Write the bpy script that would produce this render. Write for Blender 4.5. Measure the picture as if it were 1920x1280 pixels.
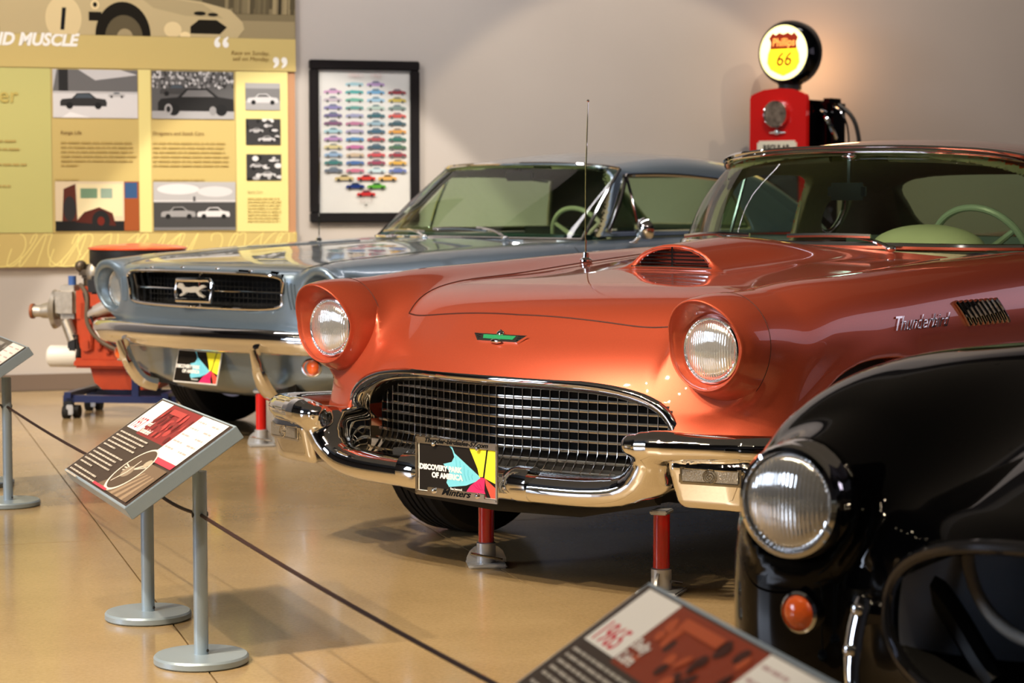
import bpy, bmesh, math, random
import numpy as np
from mathutils import Vector, Matrix, Euler
random.seed(7)
R = math.radians; PI = math.pi
S = bpy.context.scene; COL = S.collection
for o in list(bpy.data.objects): bpy.data.objects.remove(o)

# ------------------------------------------------------------------ camera, world, lights, exposure
cam = bpy.data.objects.new('camera', bpy.data.cameras.new('camera')); COL.objects.link(cam)
cam.location = (0, 0, 1.12); cam.rotation_euler = (R(90 - 4.004), 0, 0)
cam.data.sensor_width = 36; cam.data.lens = 75; cam.data.clip_end = 80
cam.data.dof.use_dof = True; cam.data.dof.focus_distance = 5.75; cam.data.dof.aperture_fstop = 5.6
S.camera = cam
S.view_settings.view_transform = 'Standard'; S.view_settings.look = 'None'
S.view_settings.gamma = 1; S.view_settings.exposure = 0.0; S.view_settings.use_curve_mapping = False
W = bpy.data.worlds.new('world'); S.world = W; W.use_nodes = True
W.node_tree.nodes['Background'].inputs[0].default_value = (1, .8, .6, 1)
W.node_tree.nodes['Background'].inputs[1].default_value = .05

def lamp(kind, loc, target, energy, color, size=.1, spot=60, blend=.4, sizey=None):
    d = bpy.data.lights.new(kind.lower() + '_light', kind); d.energy = energy; d.color = color
    if kind == 'SPOT': d.spot_size = R(spot); d.spot_blend = blend; d.shadow_soft_size = size
    elif kind == 'AREA':
        d.size = size
        if sizey: d.shape = 'RECTANGLE'; d.size_y = sizey
    else: d.shadow_soft_size = size
    o = bpy.data.objects.new(kind.lower() + '_light', d); COL.objects.link(o); o.location = loc
    o.rotation_euler = (Vector(target) - Vector(loc)).to_track_quat('-Z', 'Y').to_euler()
    return o
WARM = (1, .80, .56); NEUT = (1, .92, .82); COOL = (.72, .82, 1)
SPOTS = [  # location, target, watts, colour, cone, blend : the track spots under the ceiling
    ((-3.6, 2.6, 4.3), (-.3, 5.9, .6), 760, WARM, 34, .5),
    ((-2.4, 3.6, 4.3), (.2, 6.3, .7), 340, NEUT, 40, .6),
    ((-5.2, 5.6, 4.3), (-1.5, 9.6, .6), 620, NEUT, 34, .5),
    ((-4.6, 7.0, 4.3), (-1.7, 10.2, .6), 420, WARM, 40, .5),
    ((1.6, 3.2, 4.3), (1.3, 7.2, .8), 120, NEUT, 46, .6),
    ((-3.1, 9.0, 4.3), (-2.6, 12.1, .9), 270, NEUT, 74, .3),
    ((-.31, 9.6, 4.3), (-1.2, 12.475, -.75), 600, NEUT, 40, .10),
    ((1.6, 10.2, 4.3), (.7, 13.07, -.1), 230, WARM, 48, .15),
    ((3.6, 10.4, 4.3), (3.2, 13.8, 1.0), 130, WARM, 66, .5),
    ((-2.6, 3.0, 4.3), (-1.6, 6.4, 0), 900, WARM, 62, .3),
    ((-1.2, 2.6, 4.3), (-.4, 4.2, 0), 330, WARM, 60, .3),
    ((-4.2, 6.2, 4.3), (-2.6, 9.6, 0), 600, WARM, 60, .3),
    ((2.2, 1.6, 4.3), (1.4, 3.6, .6), 80, WARM, 50, .5),
]
for p, t, w, c, a, b in SPOTS: lamp('SPOT', p, t, w, c, .045, a, b)
for k in range(7): lamp('SPOT', (-4.6 + .55 * k, 1.2 + .1 * k, 4.3), (-.6 + .2 * k, 6.2, .6), 45, WARM, .03, 40, .5)
for k in range(5): lamp('SPOT', (1.2 + .6 * k, .6, 4.3), (1.0 + .25 * k, 4.4, .7), 30, WARM, .03, 40, .5)
# daylight through the tall side windows
lamp('AREA', (-8.0, 3.4, 2.4), (-.8, 6.2, .9), 190, COOL, 2.4, sizey=2.0)
lamp('AREA', (8.6, 8.6, 2.5), (1.0, 6.4, 1.2), 50, (.90, .80, 1), 6.0, sizey=2.0)
lamp('AREA', (0, 6.5, 4.35), (0, 6.5, 0), 15, WARM, 10, sizey=10)  # soft overhead fill added for the shadows, not window daylight
lamp('AREA', (-.4, 10.4, 4.3), (-.9, 12.6, 2.0), 125, (.95, .90, .90), 7, sizey=.3)   # unseen fill, added to brighten the upper back wall

# ------------------------------------------------------------------ materials
MATS = {}
def mat(name, col, rough=.5, metal=0., coat=0., noise=0., nscale=8., bump=0., bscale=60., emit=0., trans=0., ior=1.45, coatr=.03, alpha=1.):
    if name in MATS: return MATS[name]
    m = bpy.data.materials.new(name); m.use_nodes = True; nt = m.node_tree; b = nt.nodes['Principled BSDF']
    I = b.inputs
    I['Base Color'].default_value = (*col, 1); I['Roughness'].default_value = rough; I['Metallic'].default_value = metal
    I['Coat Weight'].default_value = coat; I['Coat Roughness'].default_value = coatr
    I['Transmission Weight'].default_value = trans; I['IOR'].default_value = ior; I['Alpha'].default_value = alpha
    if emit: I['Emission Color'].default_value = (*col, 1); I['Emission Strength'].default_value = emit
    tc = nt.nodes.new('ShaderNodeTexCoord')
    if noise:
        n = nt.nodes.new('ShaderNodeTexNoise'); n.inputs['Scale'].default_value = nscale; n.inputs['Detail'].default_value = 5
        r = nt.nodes.new('ShaderNodeValToRGB')
        r.color_ramp.elements[0].position = .3; r.color_ramp.elements[1].position = .7
        r.color_ramp.elements[0].color = (*[c * (1 - noise) for c in col], 1)
        r.color_ramp.elements[1].color = (*[min(1, c * (1 + noise)) for c in col], 1)
        nt.links.new(tc.outputs['Object'], n.inputs['Vector']); nt.links.new(n.outputs['Fac'], r.inputs[0])
        nt.links.new(r.outputs[0], I['Base Color'])
    if bump:
        n2 = nt.nodes.new('ShaderNodeTexNoise'); n2.inputs['Scale'].default_value = bscale
        bp = nt.nodes.new('ShaderNodeBump'); bp.inputs['Strength'].default_value = bump; bp.inputs['Distance'].default_value = .002
        nt.links.new(tc.outputs['Object'], n2.inputs['Vector']); nt.links.new(n2.outputs['Fac'], bp.inputs['Height'])
        nt.links.new(bp.outputs[0], I['Normal'])
    MATS[name] = m; return m
def print_mat(name, rough=.45, coat=0., emit=0.):
    if name in MATS: return MATS[name]
    m = mat(name, (1, 1, 1), rough, coat=coat); nt = m.node_tree
    a = nt.nodes.new('ShaderNodeVertexColor'); a.layer_name = 'Col'
    nt.links.new(a.outputs[0], nt.nodes['Principled BSDF'].inputs['Base Color'])
    if emit:
        nt.links.new(a.outputs[0], nt.nodes['Principled BSDF'].inputs['Emission Color'])
        nt.nodes['Principled BSDF'].inputs['Emission Strength'].default_value = emit
    return m
def paint(name, col, metal, rough, fleck):
    if name in MATS: return MATS[name]
    m = mat(name, col, rough, metal, 1., coatr=.02); nt = m.node_tree; b = nt.nodes['Principled BSDF']; b.inputs['Coat IOR'].default_value = 1.4
    tc = nt.nodes['Texture Coordinate']; n = nt.nodes.new('ShaderNodeTexNoise'); n.inputs['Scale'].default_value = 900
    r = nt.nodes.new('ShaderNodeValToRGB'); r.color_ramp.elements[0].position = .35; r.color_ramp.elements[1].position = .65
    r.color_ramp.elements[0].color = (*[c * (1 - fleck) for c in col], 1); r.color_ramp.elements[1].color = (*[min(1, c * (1 + fleck)) for c in col], 1)
    nt.links.new(tc.outputs['Object'], n.inputs['Vector']); nt.links.new(n.outputs['Fac'], r.inputs[0]); nt.links.new(r.outputs[0], b.inputs['Base Color'])
    return m
CHROME = mat('chrome', (.86, .86, .86), .04, 1.)
DCHROME = mat('satin_chrome', (.62, .6, .57), .16, 1.)
STEEL = mat('brushed_steel', (.55, .57, .60), .38, .55, bump=.1)
BLACK = mat('black_plastic', (.008, .008, .009), .45)
MATTE = mat('matte_black', (.004, .004, .004), .8)
RUBBER = mat('tyre_rubber', (.005, .0045, .0045), .8, bump=.3)
CORAL = paint('coral_metallic_paint', (.48, .078, .034), .5, .42, .12)
SLATE = paint('slate_blue_metallic_paint', (.21, .28, .35), .7, .34, .12)
JET = mat('black_gloss_paint', (.001, .0011, .0015), .3, 0, 1., coatr=.015); JET.node_tree.nodes['Principled BSDF'].inputs['Coat IOR'].default_value = 1.38; JET.node_tree.nodes['Principled BSDF'].inputs['Specular IOR Level'].default_value = 0
SEAM = mat('panel_gap', (.05, .008, .004), .7)
SEAMG = mat('grey_panel_gap', (.02, .025, .03), .7)
HEADL = mat('cream_headliner', (.30, .28, .17), .9, noise=.05, nscale=40)
CREAM = mat('cream_vinyl', (.62, .6, .42), .45, noise=.04)
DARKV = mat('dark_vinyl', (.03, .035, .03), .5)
SIGNM = mat('silver_blue_powder_coat', (.36, .46, .56), .35, .35, bump=.15, bscale=400)
REDP = mat('red_gloss_enamel', (.55, .008, .006), .25, 0, .6)
ORANGE = mat('orange_engine_enamel', (.42, .042, .003), .5, 0, 0., noise=.12, nscale=14)
ALU = mat('cast_aluminium', (.42, .38, .32), .45, .8, noise=.15, nscale=30, bump=.3)
BLUEF = mat('navy_steel_tube', (.01, .018, .08), .35)
AMBER = mat('amber_lens', (.85, .13, .02), .12, 0, 1., emit=0, bump=.6, bscale=120)
WHITEP = mat('white_plastic', (.7, .68, .62), .4)
REDLENS = AMBER
def glass(name, col, rough=0.):
    if name in MATS: return MATS[name]
    m = bpy.data.materials.new(name); m.use_nodes = True; nt = m.node_tree; nt.nodes.clear()
    out = nt.nodes.new('ShaderNodeOutputMaterial'); mx = nt.nodes.new('ShaderNodeMixShader'); fr = nt.nodes.new('ShaderNodeMapRange')
    lw = nt.nodes.new('ShaderNodeLayerWeight'); lw.inputs[0].default_value = .5; pw = nt.nodes.new('ShaderNodeMath'); pw.operation = 'POWER'; pw.inputs[1].default_value = 4.
    nt.links.new(lw.outputs['Facing'], pw.inputs[0]); nt.links.new(pw.outputs[0], fr.inputs[0]); fr.inputs[3].default_value = .05; fr.inputs[4].default_value = .9; tr = nt.nodes.new('ShaderNodeBsdfTransparent'); tr.inputs[0].default_value = (*col, 1)
    gl = nt.nodes.new('ShaderNodeBsdfGlossy'); gl.inputs['Roughness'].default_value = rough
    nt.links.new(fr.outputs[0], mx.inputs[0]); nt.links.new(tr.outputs[0], mx.inputs[1]); nt.links.new(gl.outputs[0], mx.inputs[2])
    nt.links.new(mx.outputs[0], out.inputs[0]); MATS[name] = m; return m
GREENG = glass('green_tinted_glass', (.64, .76, .60))
CLEARG = glass('clear_glass', (.93, .95, .93))
def lens_mat():
    m = bpy.data.materials.new('ribbed_lamp_glass'); m.use_nodes = True; nt = m.node_tree; b = nt.nodes['Principled BSDF']
    b.inputs['Base Color'].default_value = (.86, .86, .84, 1); b.inputs['Metallic'].default_value = .78; b.inputs['Roughness'].default_value = .10
    b.inputs['Coat Weight'].default_value = 1; b.inputs['Coat Roughness'].default_value = .02
    tc = nt.nodes.new('ShaderNodeTexCoord'); sp = nt.nodes.new('ShaderNodeSeparateXYZ'); nt.links.new(tc.outputs['Object'], sp.inputs[0])
    w = nt.nodes.new('ShaderNodeTexWave'); w.wave_type = 'BANDS'; w.bands_direction = 'X'; w.inputs['Scale'].default_value = 42; w.inputs['Distortion'].default_value = 1.2; w.inputs['Detail'].default_value = 1
    w2 = nt.nodes.new('ShaderNodeTexVoronoi'); w2.inputs['Scale'].default_value = 22
    nt.links.new(tc.outputs['Object'], w.inputs['Vector']); nt.links.new(tc.outputs['Object'], w2.inputs['Vector'])
    ad = nt.nodes.new('ShaderNodeMath'); ad.operation = 'ADD'; nt.links.new(w.outputs['Fac'], ad.inputs[0]); nt.links.new(w2.outputs['Distance'], ad.inputs[1])
    bp = nt.nodes.new('ShaderNodeBump'); bp.inputs['Strength'].default_value = .25; bp.inputs['Distance'].default_value = .004
    nt.links.new(ad.outputs[0], bp.inputs['Height']); nt.links.new(bp.outputs[0], b.inputs['Normal'])
    return m
LENS = lens_mat()

# ------------------------------------------------------------------ object helpers
def link(o, parent=None):
    COL.objects.link(o)
    if parent is not None: o.parent = parent
    return o
def empty(name, label, cat, loc, rz=0, group=None):
    o = bpy.data.objects.new(name, None); o.empty_display_size = .1; link(o)
    o.location = loc; o.rotation_euler = (0, 0, rz); o['label'] = label; o['category'] = cat
    if group: o['group'] = group
    return o
def tag(o, label=None, cat=None, group=None, kind=None):
    if label: o['label'] = label
    if cat: o['category'] = cat
    if group: o['group'] = group
    if kind: o['kind'] = kind
    return o
def mesh_obj(name, verts, faces, m, parent=None, smooth=True, normals=None, sharp=None):
    me = bpy.data.meshes.new(name)
    if isinstance(verts, np.ndarray):
        nf = len(faces); k = faces.shape[1] if nf else 4
        me.vertices.add(len(verts)); me.vertices.foreach_set('co', verts.astype(np.float32).ravel())
        me.loops.add(nf * k); me.loops.foreach_set('vertex_index', faces.astype(np.int32).ravel())
        me.polygons.add(nf); me.polygons.foreach_set('loop_start', np.arange(0, nf * k, k, dtype=np.int32))
        me.polygons.foreach_set('loop_total', np.full(nf, k, dtype=np.int32)); me.update(calc_edges=True)
    else: me.from_pydata(verts, [], faces); me.update()
    me.validate()
    if smooth: me.polygons.foreach_set('use_smooth', [True] * len(me.polygons))
    if sharp is not None: me.set_sharp_from_angle(angle=R(sharp))
    if normals is not None: me.normals_split_custom_set_from_vertices(normals.tolist())
    me.materials.append(m)
    return link(bpy.data.objects.new(name, me), parent)
class MB:
    """collects shapes into one mesh"""
    def __init__(s): s.v = []; s.f = []
    def add(s, v, f, M=None):
        n = len(s.v); s.v += [tuple((M @ Vector(p)) if M is not None else p) for p in v]; s.f += [tuple(i + n for i in q) for q in f]; return s
    def box(s, c, d, M=None, bev=.0):
        bm = bmesh.new(); bmesh.ops.create_cube(bm, size=1)
        for v in bm.verts: v.co = Vector((v.co.x * d[0], v.co.y * d[1], v.co.z * d[2]))
        if bev: bmesh.ops.bevel(bm, geom=bm.edges[:], offset=bev, segments=2, affect='EDGES')
        T = Matrix.Translation(c) if M is None else M @ Matrix.Translation(c)
        bm.verts.index_update(); s.add([v.co[:] for v in bm.verts], [[v.index for v in f.verts] for f in bm.faces], T); bm.free(); return s
    def lathe(s, prof, M=None, n=32, cap=True):
        """prof: (radius, height) list about local z"""
        v = []; f = []
        for r, z in prof:
            for i in range(n): a = 2 * PI * i / n; v.append((r * math.cos(a), r * math.sin(a), z))
        for j in range(len(prof) - 1):
            for i in range(n): k = (i + 1) % n; f.append((j * n + i, j * n + k, (j + 1) * n + k, (j + 1) * n + i))
        if cap: f.append(tuple(range(n))[::-1]); f.append(tuple(range((len(prof) - 1) * n, len(prof) * n)))
        return s.add(v, f, M)
    def cyl(s, a, b, r, r2=None, n=20, cap=True):
        a = Vector(a); b = Vector(b); d = b - a
        M = Matrix.Translation(a) @ d.to_track_quat('Z', 'Y').to_matrix().to_4x4()
        return s.lathe([(r, 0), (r if r2 is None else r2, d.length)], M, n, cap)
    def tube(s, pts, r, n=10, closed=False, cap=True, ry=None):
        P = [Vector(p) for p in pts]; m = len(P); v = []; f = []
        rs = r if isinstance(r, (list, tuple)) else [r] * m
        prev = None
        for i in range(m):
            t = (P[(i + 1) % m] - P[i - 1]) if closed else (P[min(i + 1, m - 1)] - P[max(i - 1, 0)])
            t.normalize()
            if prev is None:
                u = t.cross(Vector((0, 0, 1)));
                if u.length < .1: u = t.cross(Vector((1, 0, 0)))
            else: u = prev - t * prev.dot(t)
            u.normalize(); prev = u; w = t.cross(u)
            for k in range(n):
                a = 2 * PI * k / n; v.append(tuple(P[i] + u * math.cos(a) * rs[i] + w * math.sin(a) * (rs[i] if ry is None else ry)))
        for i in range(m if closed else m - 1):
            j = (i + 1) % m
            for k in range(n): q = (k + 1) % n; f.append((i * n + k, i * n + q, j * n + q, j * n + k))
        if cap and not closed: f.append(tuple(range(n))[::-1]); f.append(tuple(range((m - 1) * n, m * n)))
        return s.add(v, f)
    def prism(s, pts, d, M=None):
        """polygon in local xz, extruded along y from 0 to d"""
        n = len(pts); v = [(p[0], 0, p[1]) for p in pts] + [(p[0], d, p[1]) for p in pts]
        f = [tuple(range(n)), tuple(range(n, 2 * n))[::-1]] + [(i, n + i, n + (i + 1) % n, (i + 1) % n) for i in range(n)]
        return s.add(v, f, M)
    def sphere(s, c, r, M=None, n=20):
        rr = r if isinstance(r, (tuple, list)) else (r, r, r)
        prof = [(math.sin(PI * i / 12) if 0 < i < 12 else 1e-4, -math.cos(PI * i / 12)) for i in range(13)]
        T = Matrix.Translation(c) @ Matrix.Diagonal((*rr, 1)); T = T if M is None else M @ T
        return s.lathe(prof, T, n)
    def build(s, name, m, parent=None, smooth=True, sharp=35):
        return mesh_obj(name, s.v, s.f, m, parent, smooth, sharp=sharp)
def spl(pts):
    P = np.array(pts, float); x = P[:, 0]; y = P[:, 1]; n = len(x)
    h = np.diff(x); A = np.eye(n); b = np.zeros(n)
    for i in range(1, n - 1):
        A[i, i - 1] = h[i - 1]; A[i, i] = 2 * (h[i - 1] + h[i]); A[i, i + 1] = h[i]
        b[i] = 6 * ((y[i + 1] - y[i]) / h[i] - (y[i] - y[i - 1]) / h[i - 1])
    M = np.linalg.solve(A, b)
    def f(q, der=False):
        q = np.asarray(q, float); qc = np.clip(q, x[0], x[-1]); i = np.clip(np.searchsorted(x, qc) - 1, 0, n - 2)
        H = h[i]; a = (x[i + 1] - qc) / H; c = (qc - x[i]) / H
        d = (y[i + 1] - y[i]) / H - H * (3 * a * a - 1) / 6 * M[i] + H * (3 * c * c - 1) / 6 * M[i + 1]
        if der: return d
        return a * y[i] + c * y[i + 1] + ((a ** 3 - a) * M[i] + (c ** 3 - c) * M[i + 1]) * H * H / 6 + d * (q - qc)
    return f
def curve3(pts, n=40):
    """smooth polyline through 3D points"""
    P = np.array(pts, float); t = np.r_[0, np.cumsum(np.linalg.norm(np.diff(P, axis=0), axis=1))]
    fs = [spl(np.c_[t, P[:, k]]) for k in range(3)]; q = np.linspace(0, t[-1], n)
    return np.c_[fs[0](q), fs[1](q), fs[2](q)]
def ss(a, b, x): t = np.clip((x - a) / (b - a), 0, 1); return t * t * (3 - 2 * t)
def smin(a, b, k): h = np.clip(.5 + .5 * (b - a) / k, 0, 1); return b + (a - b) * h - k * h * (1 - h)
def smax(a, b, k): return -smin(-a, -b, k)
def grad(f, p, e):
    g = np.empty_like(p)
    for k in range(3):
        d = np.zeros(3); d[k] = e; a = p + d; b = p - d
        g[:, k] = (f(a[:, 0], a[:, 1], a[:, 2]) - f(b[:, 0], b[:, 1], b[:, 2])) / (2 * e)
    return g
def sdf_mesh(f, lo, hi, h, mirror=True, its=3):
    """surface nets on a grid, vertices pulled onto f = 0; f is symmetric in x when mirror"""
    x0 = -h / 2 if mirror else lo[0]
    ax = [np.arange(x0, hi[0] + h, h), np.arange(lo[1], hi[1] + h, h), np.arange(lo[2], hi[2] + h, h)]
    X, Y, Z = np.meshgrid(*ax, indexing='ij'); V = f(X, Y, Z).astype(np.float64); del X, Y, Z
    s = V < 0; nx, ny, nz = V.shape
    cnt = np.zeros((nx - 1, ny - 1, nz - 1), np.int8)
    for a in (0, 1):
        for b in (0, 1):
            for c in (0, 1): cnt += s[a:nx - 1 + a, b:ny - 1 + b, c:nz - 1 + c]
    act = (cnt > 0) & (cnt < 8); idx = -np.ones(act.shape, np.int64); cells = np.argwhere(act); idx[act] = np.arange(len(cells))
    acc = np.zeros((len(cells), 3)); num = np.zeros(len(cells))
    for axis in range(3):
        o = [0, 1, 2]; o.remove(axis)
        for a in (0, 1):
            for b in (0, 1):
                off = np.zeros(3, int); off[o[0]] = a; off[o[1]] = b; c0 = cells + off; c1 = c0.copy(); c1[:, axis] += 1
                v0 = V[c0[:, 0], c0[:, 1], c0[:, 2]]; v1 = V[c1[:, 0], c1[:, 1], c1[:, 2]]; cr = (v0 < 0) != (v1 < 0)
                t = np.where(cr, v0 / np.where(cr, v0 - v1, 1), 0); p = c0.astype(float); p[:, axis] += t
                acc[cr] += p[cr]; num += cr
    P = acc / num[:, None] * h + np.array([ax[0][0], ax[1][0], ax[2][0]])
    base = P.copy()
    for _ in range(its):
        g = grad(f, P, h * .2); v = f(P[:, 0], P[:, 1], P[:, 2]); g2 = (g ** 2).sum(1) + 1e-6
        step = -(v / g2)[:, None] * g; l = np.linalg.norm(step, axis=1, keepdims=True); step *= np.minimum(1, h * .5 / (l + 1e-9)); P += step
        P = base + np.clip(P - base, -h * .9, h * .9)
    if mirror: P[cells[:, 0] == 0, 0] = 0
    Q = []
    for axis in range(3):
        s0 = [slice(None)] * 3; s1 = [slice(None)] * 3; s0[axis] = slice(0, -1); s1[axis] = slice(1, None)
        d = s[tuple(s0)] != s[tuple(s1)]; e = np.argwhere(d); o = [0, 1, 2]; o.remove(axis); u, w = o
        ok = (e[:, u] > 0) & (e[:, w] > 0) & (e[:, u] < idx.shape[u]) & (e[:, w] < idx.shape[w]); e = e[ok]
        def I(du, dw): c = e.copy(); c[:, u] += du; c[:, w] += dw; return idx[c[:, 0], c[:, 1], c[:, 2]]
        q = np.c_[I(-1, -1), I(0, -1), I(0, 0), I(-1, 0)]; flip = s[e[:, 0], e[:, 1], e[:, 2]] != (axis != 1)
        q[flip] = q[flip][:, ::-1]; Q.append(q)
    Q = np.concatenate(Q); Q = Q[(Q >= 0).all(1)]
    N = grad(f, P, h * .3); N /= np.linalg.norm(N, axis=1, keepdims=True) + 1e-9
    if mirror:
        c0 = cells[:, 0] == 0; N[c0, 0] = 0; N /= np.linalg.norm(N, axis=1, keepdims=True) + 1e-9
        n = len(P); mp = np.arange(n); nw = np.where(~c0)[0]; mp[nw] = n + np.arange(len(nw))
        P2 = P[nw] * [-1, 1, 1]; N2 = N[nw] * [-1, 1, 1]; P = np.r_[P, P2]; N = np.r_[N, N2]; Q = np.r_[Q, mp[Q][:, ::-1]]
    # make winding agree with the gradient
    fn = np.cross(P[Q[:, 2]] - P[Q[:, 0]], P[Q[:, 3]] - P[Q[:, 1]]); bad = (fn * N[Q[:, 0]]).sum(1) < 0; Q[bad] = Q[bad][:, ::-1]
    return P, Q, N
def split(P, Q, N, parts, parent):
    """parts: list of (name, material, test(face centres, face normals)) ; first match wins"""
    c = P[Q].mean(1); fn = N[Q].mean(1); left = np.ones(len(Q), bool); out = {}
    for name, m, t in parts:
        k = left & t(c, fn); left &= ~k
        if not k.any(): continue
        used, inv = np.unique(Q[k], return_inverse=True)
        out[name] = mesh_obj(name, P[used], inv.reshape(-1, 4), m, parent, True, N[used])
    return out
def project(f, pts, off=0., its=6, e=.003):
    P = np.array(pts, float)
    for _ in range(its):
        g = grad(f, P, e); v = f(P[:, 0], P[:, 1], P[:, 2]) - off; P -= (v / ((g ** 2).sum(1) + 1e-6))[:, None] * g
    return P
def patch(net, nu, nv):
    """smooth surface through a net of points (m x n x 3)"""
    A = np.array(net, float); m, n, _ = A.shape
    B = np.stack([np.c_[tuple(spl(np.c_[np.arange(n), A[i, :, k]])(np.linspace(0, n - 1, nv)) for k in range(3))] for i in range(m)])
    Cc = np.empty((nu, nv, 3))
    for j in range(nv):
        for k in range(3): Cc[:, j, k] = spl(np.c_[np.arange(m), B[:, j, k]])(np.linspace(0, m - 1, nu))
    v = Cc.reshape(-1, 3); i, j = np.meshgrid(np.arange(nu - 1), np.arange(nv - 1), indexing='ij'); i = i.ravel(); j = j.ravel()
    return v, np.c_[i * nv + j, (i + 1) * nv + j, (i + 1) * nv + j + 1, i * nv + j + 1]
def mir(pts): return [(-p[0], *p[1:]) for p in pts]

# ------------------------------------------------------------------ flat print (posters, plates, lettering)
def text_geo(body, size, shear=0., align='LEFT', bold=0.):
    cu = bpy.data.curves.new('t', 'FONT'); cu.body = body; cu.size = size; cu.shear = shear; cu.align_x = align; cu.offset = bold; cu.resolution_u = 3
    o = bpy.data.objects.new('t', cu); COL.objects.link(o); me = bpy.data.meshes.new_from_object(o)
    bm = bmesh.new(); bm.from_mesh(me); bmesh.ops.triangulate(bm, faces=bm.faces[:]); bm.verts.index_update()
    v = [x.co[:] for x in bm.verts]; f = [[x.index for x in q.verts] for q in bm.faces]; bm.free()
    bpy.data.objects.remove(o); bpy.data.curves.remove(cu); bpy.data.meshes.remove(me); return v, f
class Sheet:
    """flat coloured artwork in a local u,v plane; each layer stands a hair above the one before"""
    def __init__(s): s.v = []; s.f = []; s.c = []; s.z = 0.0001
    def poly(s, pts, col, dz=.00006):
        s.z += dz; n = len(s.v); s.v += [(p[0], p[1], s.z) for p in pts]; s.f.append(tuple(range(n, n + len(pts)))); s.c.append(col); return s
    def rect(s, x0, y0, x1, y1, col, dz=.00006): return s.poly([(x0, y0), (x1, y0), (x1, y1), (x0, y1)], col, dz)
    def ell(s, cx, cy, rx, ry, col, n=28, rot=0, dz=.00006):
        c, q = math.cos(rot), math.sin(rot)
        return s.poly([(cx + rx * math.cos(a) * c - ry * math.sin(a) * q, cy + rx * math.cos(a) * q + ry * math.sin(a) * c) for a in [2 * PI * i / n for i in range(n)]], col, dz)
    def line(s, pts, w, col, dz=.00006):
        s.z += dz
        for a, b in zip(pts[:-1], pts[1:]):
            dx, dy = b[0] - a[0], b[1] - a[1]; l = math.hypot(dx, dy) or 1; nx, ny = -dy / l * w / 2, dx / l * w / 2; n = len(s.v)
            s.v += [(a[0] + nx, a[1] + ny, s.z), (a[0] - nx, a[1] - ny, s.z), (b[0] - nx, b[1] - ny, s.z), (b[0] + nx, b[1] + ny, s.z)]; s.f.append((n, n + 1, n + 2, n + 3)); s.c.append(col)
        return s
    def text(s, x, y, body, size, col, shear=0., align='LEFT', sx=1., bold=0.):
        v, f = text_geo(body, size, shear, align, bold); s.z += .00006; n = len(s.v)
        s.v += [(x + p[0] * sx, y + p[1], s.z) for p in v]; s.f += [tuple(i + n for i in q) for q in f]; s.c += [col] * len(f); return s
    def words(s, x0, y, x1, h, col, ragged=.85):
        """a line of print too small to read"""
        x = x0; end = x0 + (x1 - x0) * random.uniform(ragged, 1); s.z += .00002
        while x < end:
            w = random.uniform(1.2, 4.5) * h; w = min(w, end - x); n = len(s.v)
            s.v += [(x, y, s.z), (x + w, y, s.z), (x + w, y + h * .62, s.z), (x, y + h * .62, s.z)]; s.f.append((n, n + 1, n + 2, n + 3)); s.c.append(col); x += w + h * .5
        return s
    def car(s, cx, cy, w, col, glassc=(.08, .1, .12), style=0, wc=(.02, .02, .02)):
        P = [(-.5, .0), (-.5, .1), (-.46, .15), (-.25, .17), (-.14, .28), (.13, .29), (.27, .18), (.47, .15), (.5, .08), (.49, 0)]
        if style: P = [(-.5, .0), (-.5, .1), (-.45, .14), (-.2, .17), (-.16, .2), (.2, .18), (.47, .16), (.5, .08), (.49, 0)]
        s.poly([(cx + p[0] * w, cy + p[1] * w) for p in P], col)
        if not style: s.poly([(cx + p[0] * w, cy + p[1] * w) for p in [(-.2, .175), (-.12, .26), (.12, .265), (.22, .18)]], glassc)
        s.ell(cx - .3 * w, cy + .01 * w, .075 * w, .075 * w, wc, 12); s.ell(cx + .31 * w, cy + .01 * w, .075 * w, .075 * w, wc, 12); return s
    def build(s, name, m, parent, M):
        me = bpy.data.meshes.new(name); me.from_pydata(s.v, [], s.f); at = me.color_attributes.new('Col', 'FLOAT_COLOR', 'CORNER')
        k = 0
        for p, c in zip(me.polygons, s.c):
            for _ in range(p.loop_total): at.data[k].color = (*c, 1); k += 1
        me.materials.append(m); o = link(bpy.data.objects.new(name, me), parent); o.matrix_local = M; return o
PRINT = print_mat('printed_vinyl', .6); PRINT.node_tree.nodes['Principled BSDF'].inputs['Specular IOR Level'].default_value = .15; PRINTG = print_mat('glossy_print', .4); PRINTG.node_tree.nodes['Principled BSDF'].inputs['Specular IOR Level'].default_value = .2
UPR = Matrix.Rotation(R(90), 4, 'X')       # sheet upright: u -> x, v -> z, facing -y
def C8(r, g, b): return tuple((c / 255 / 12.92 if c / 255 <= .04045 else ((c / 255 + .055) / 1.055) ** 2.4) for c in (r, g, b))

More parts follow.
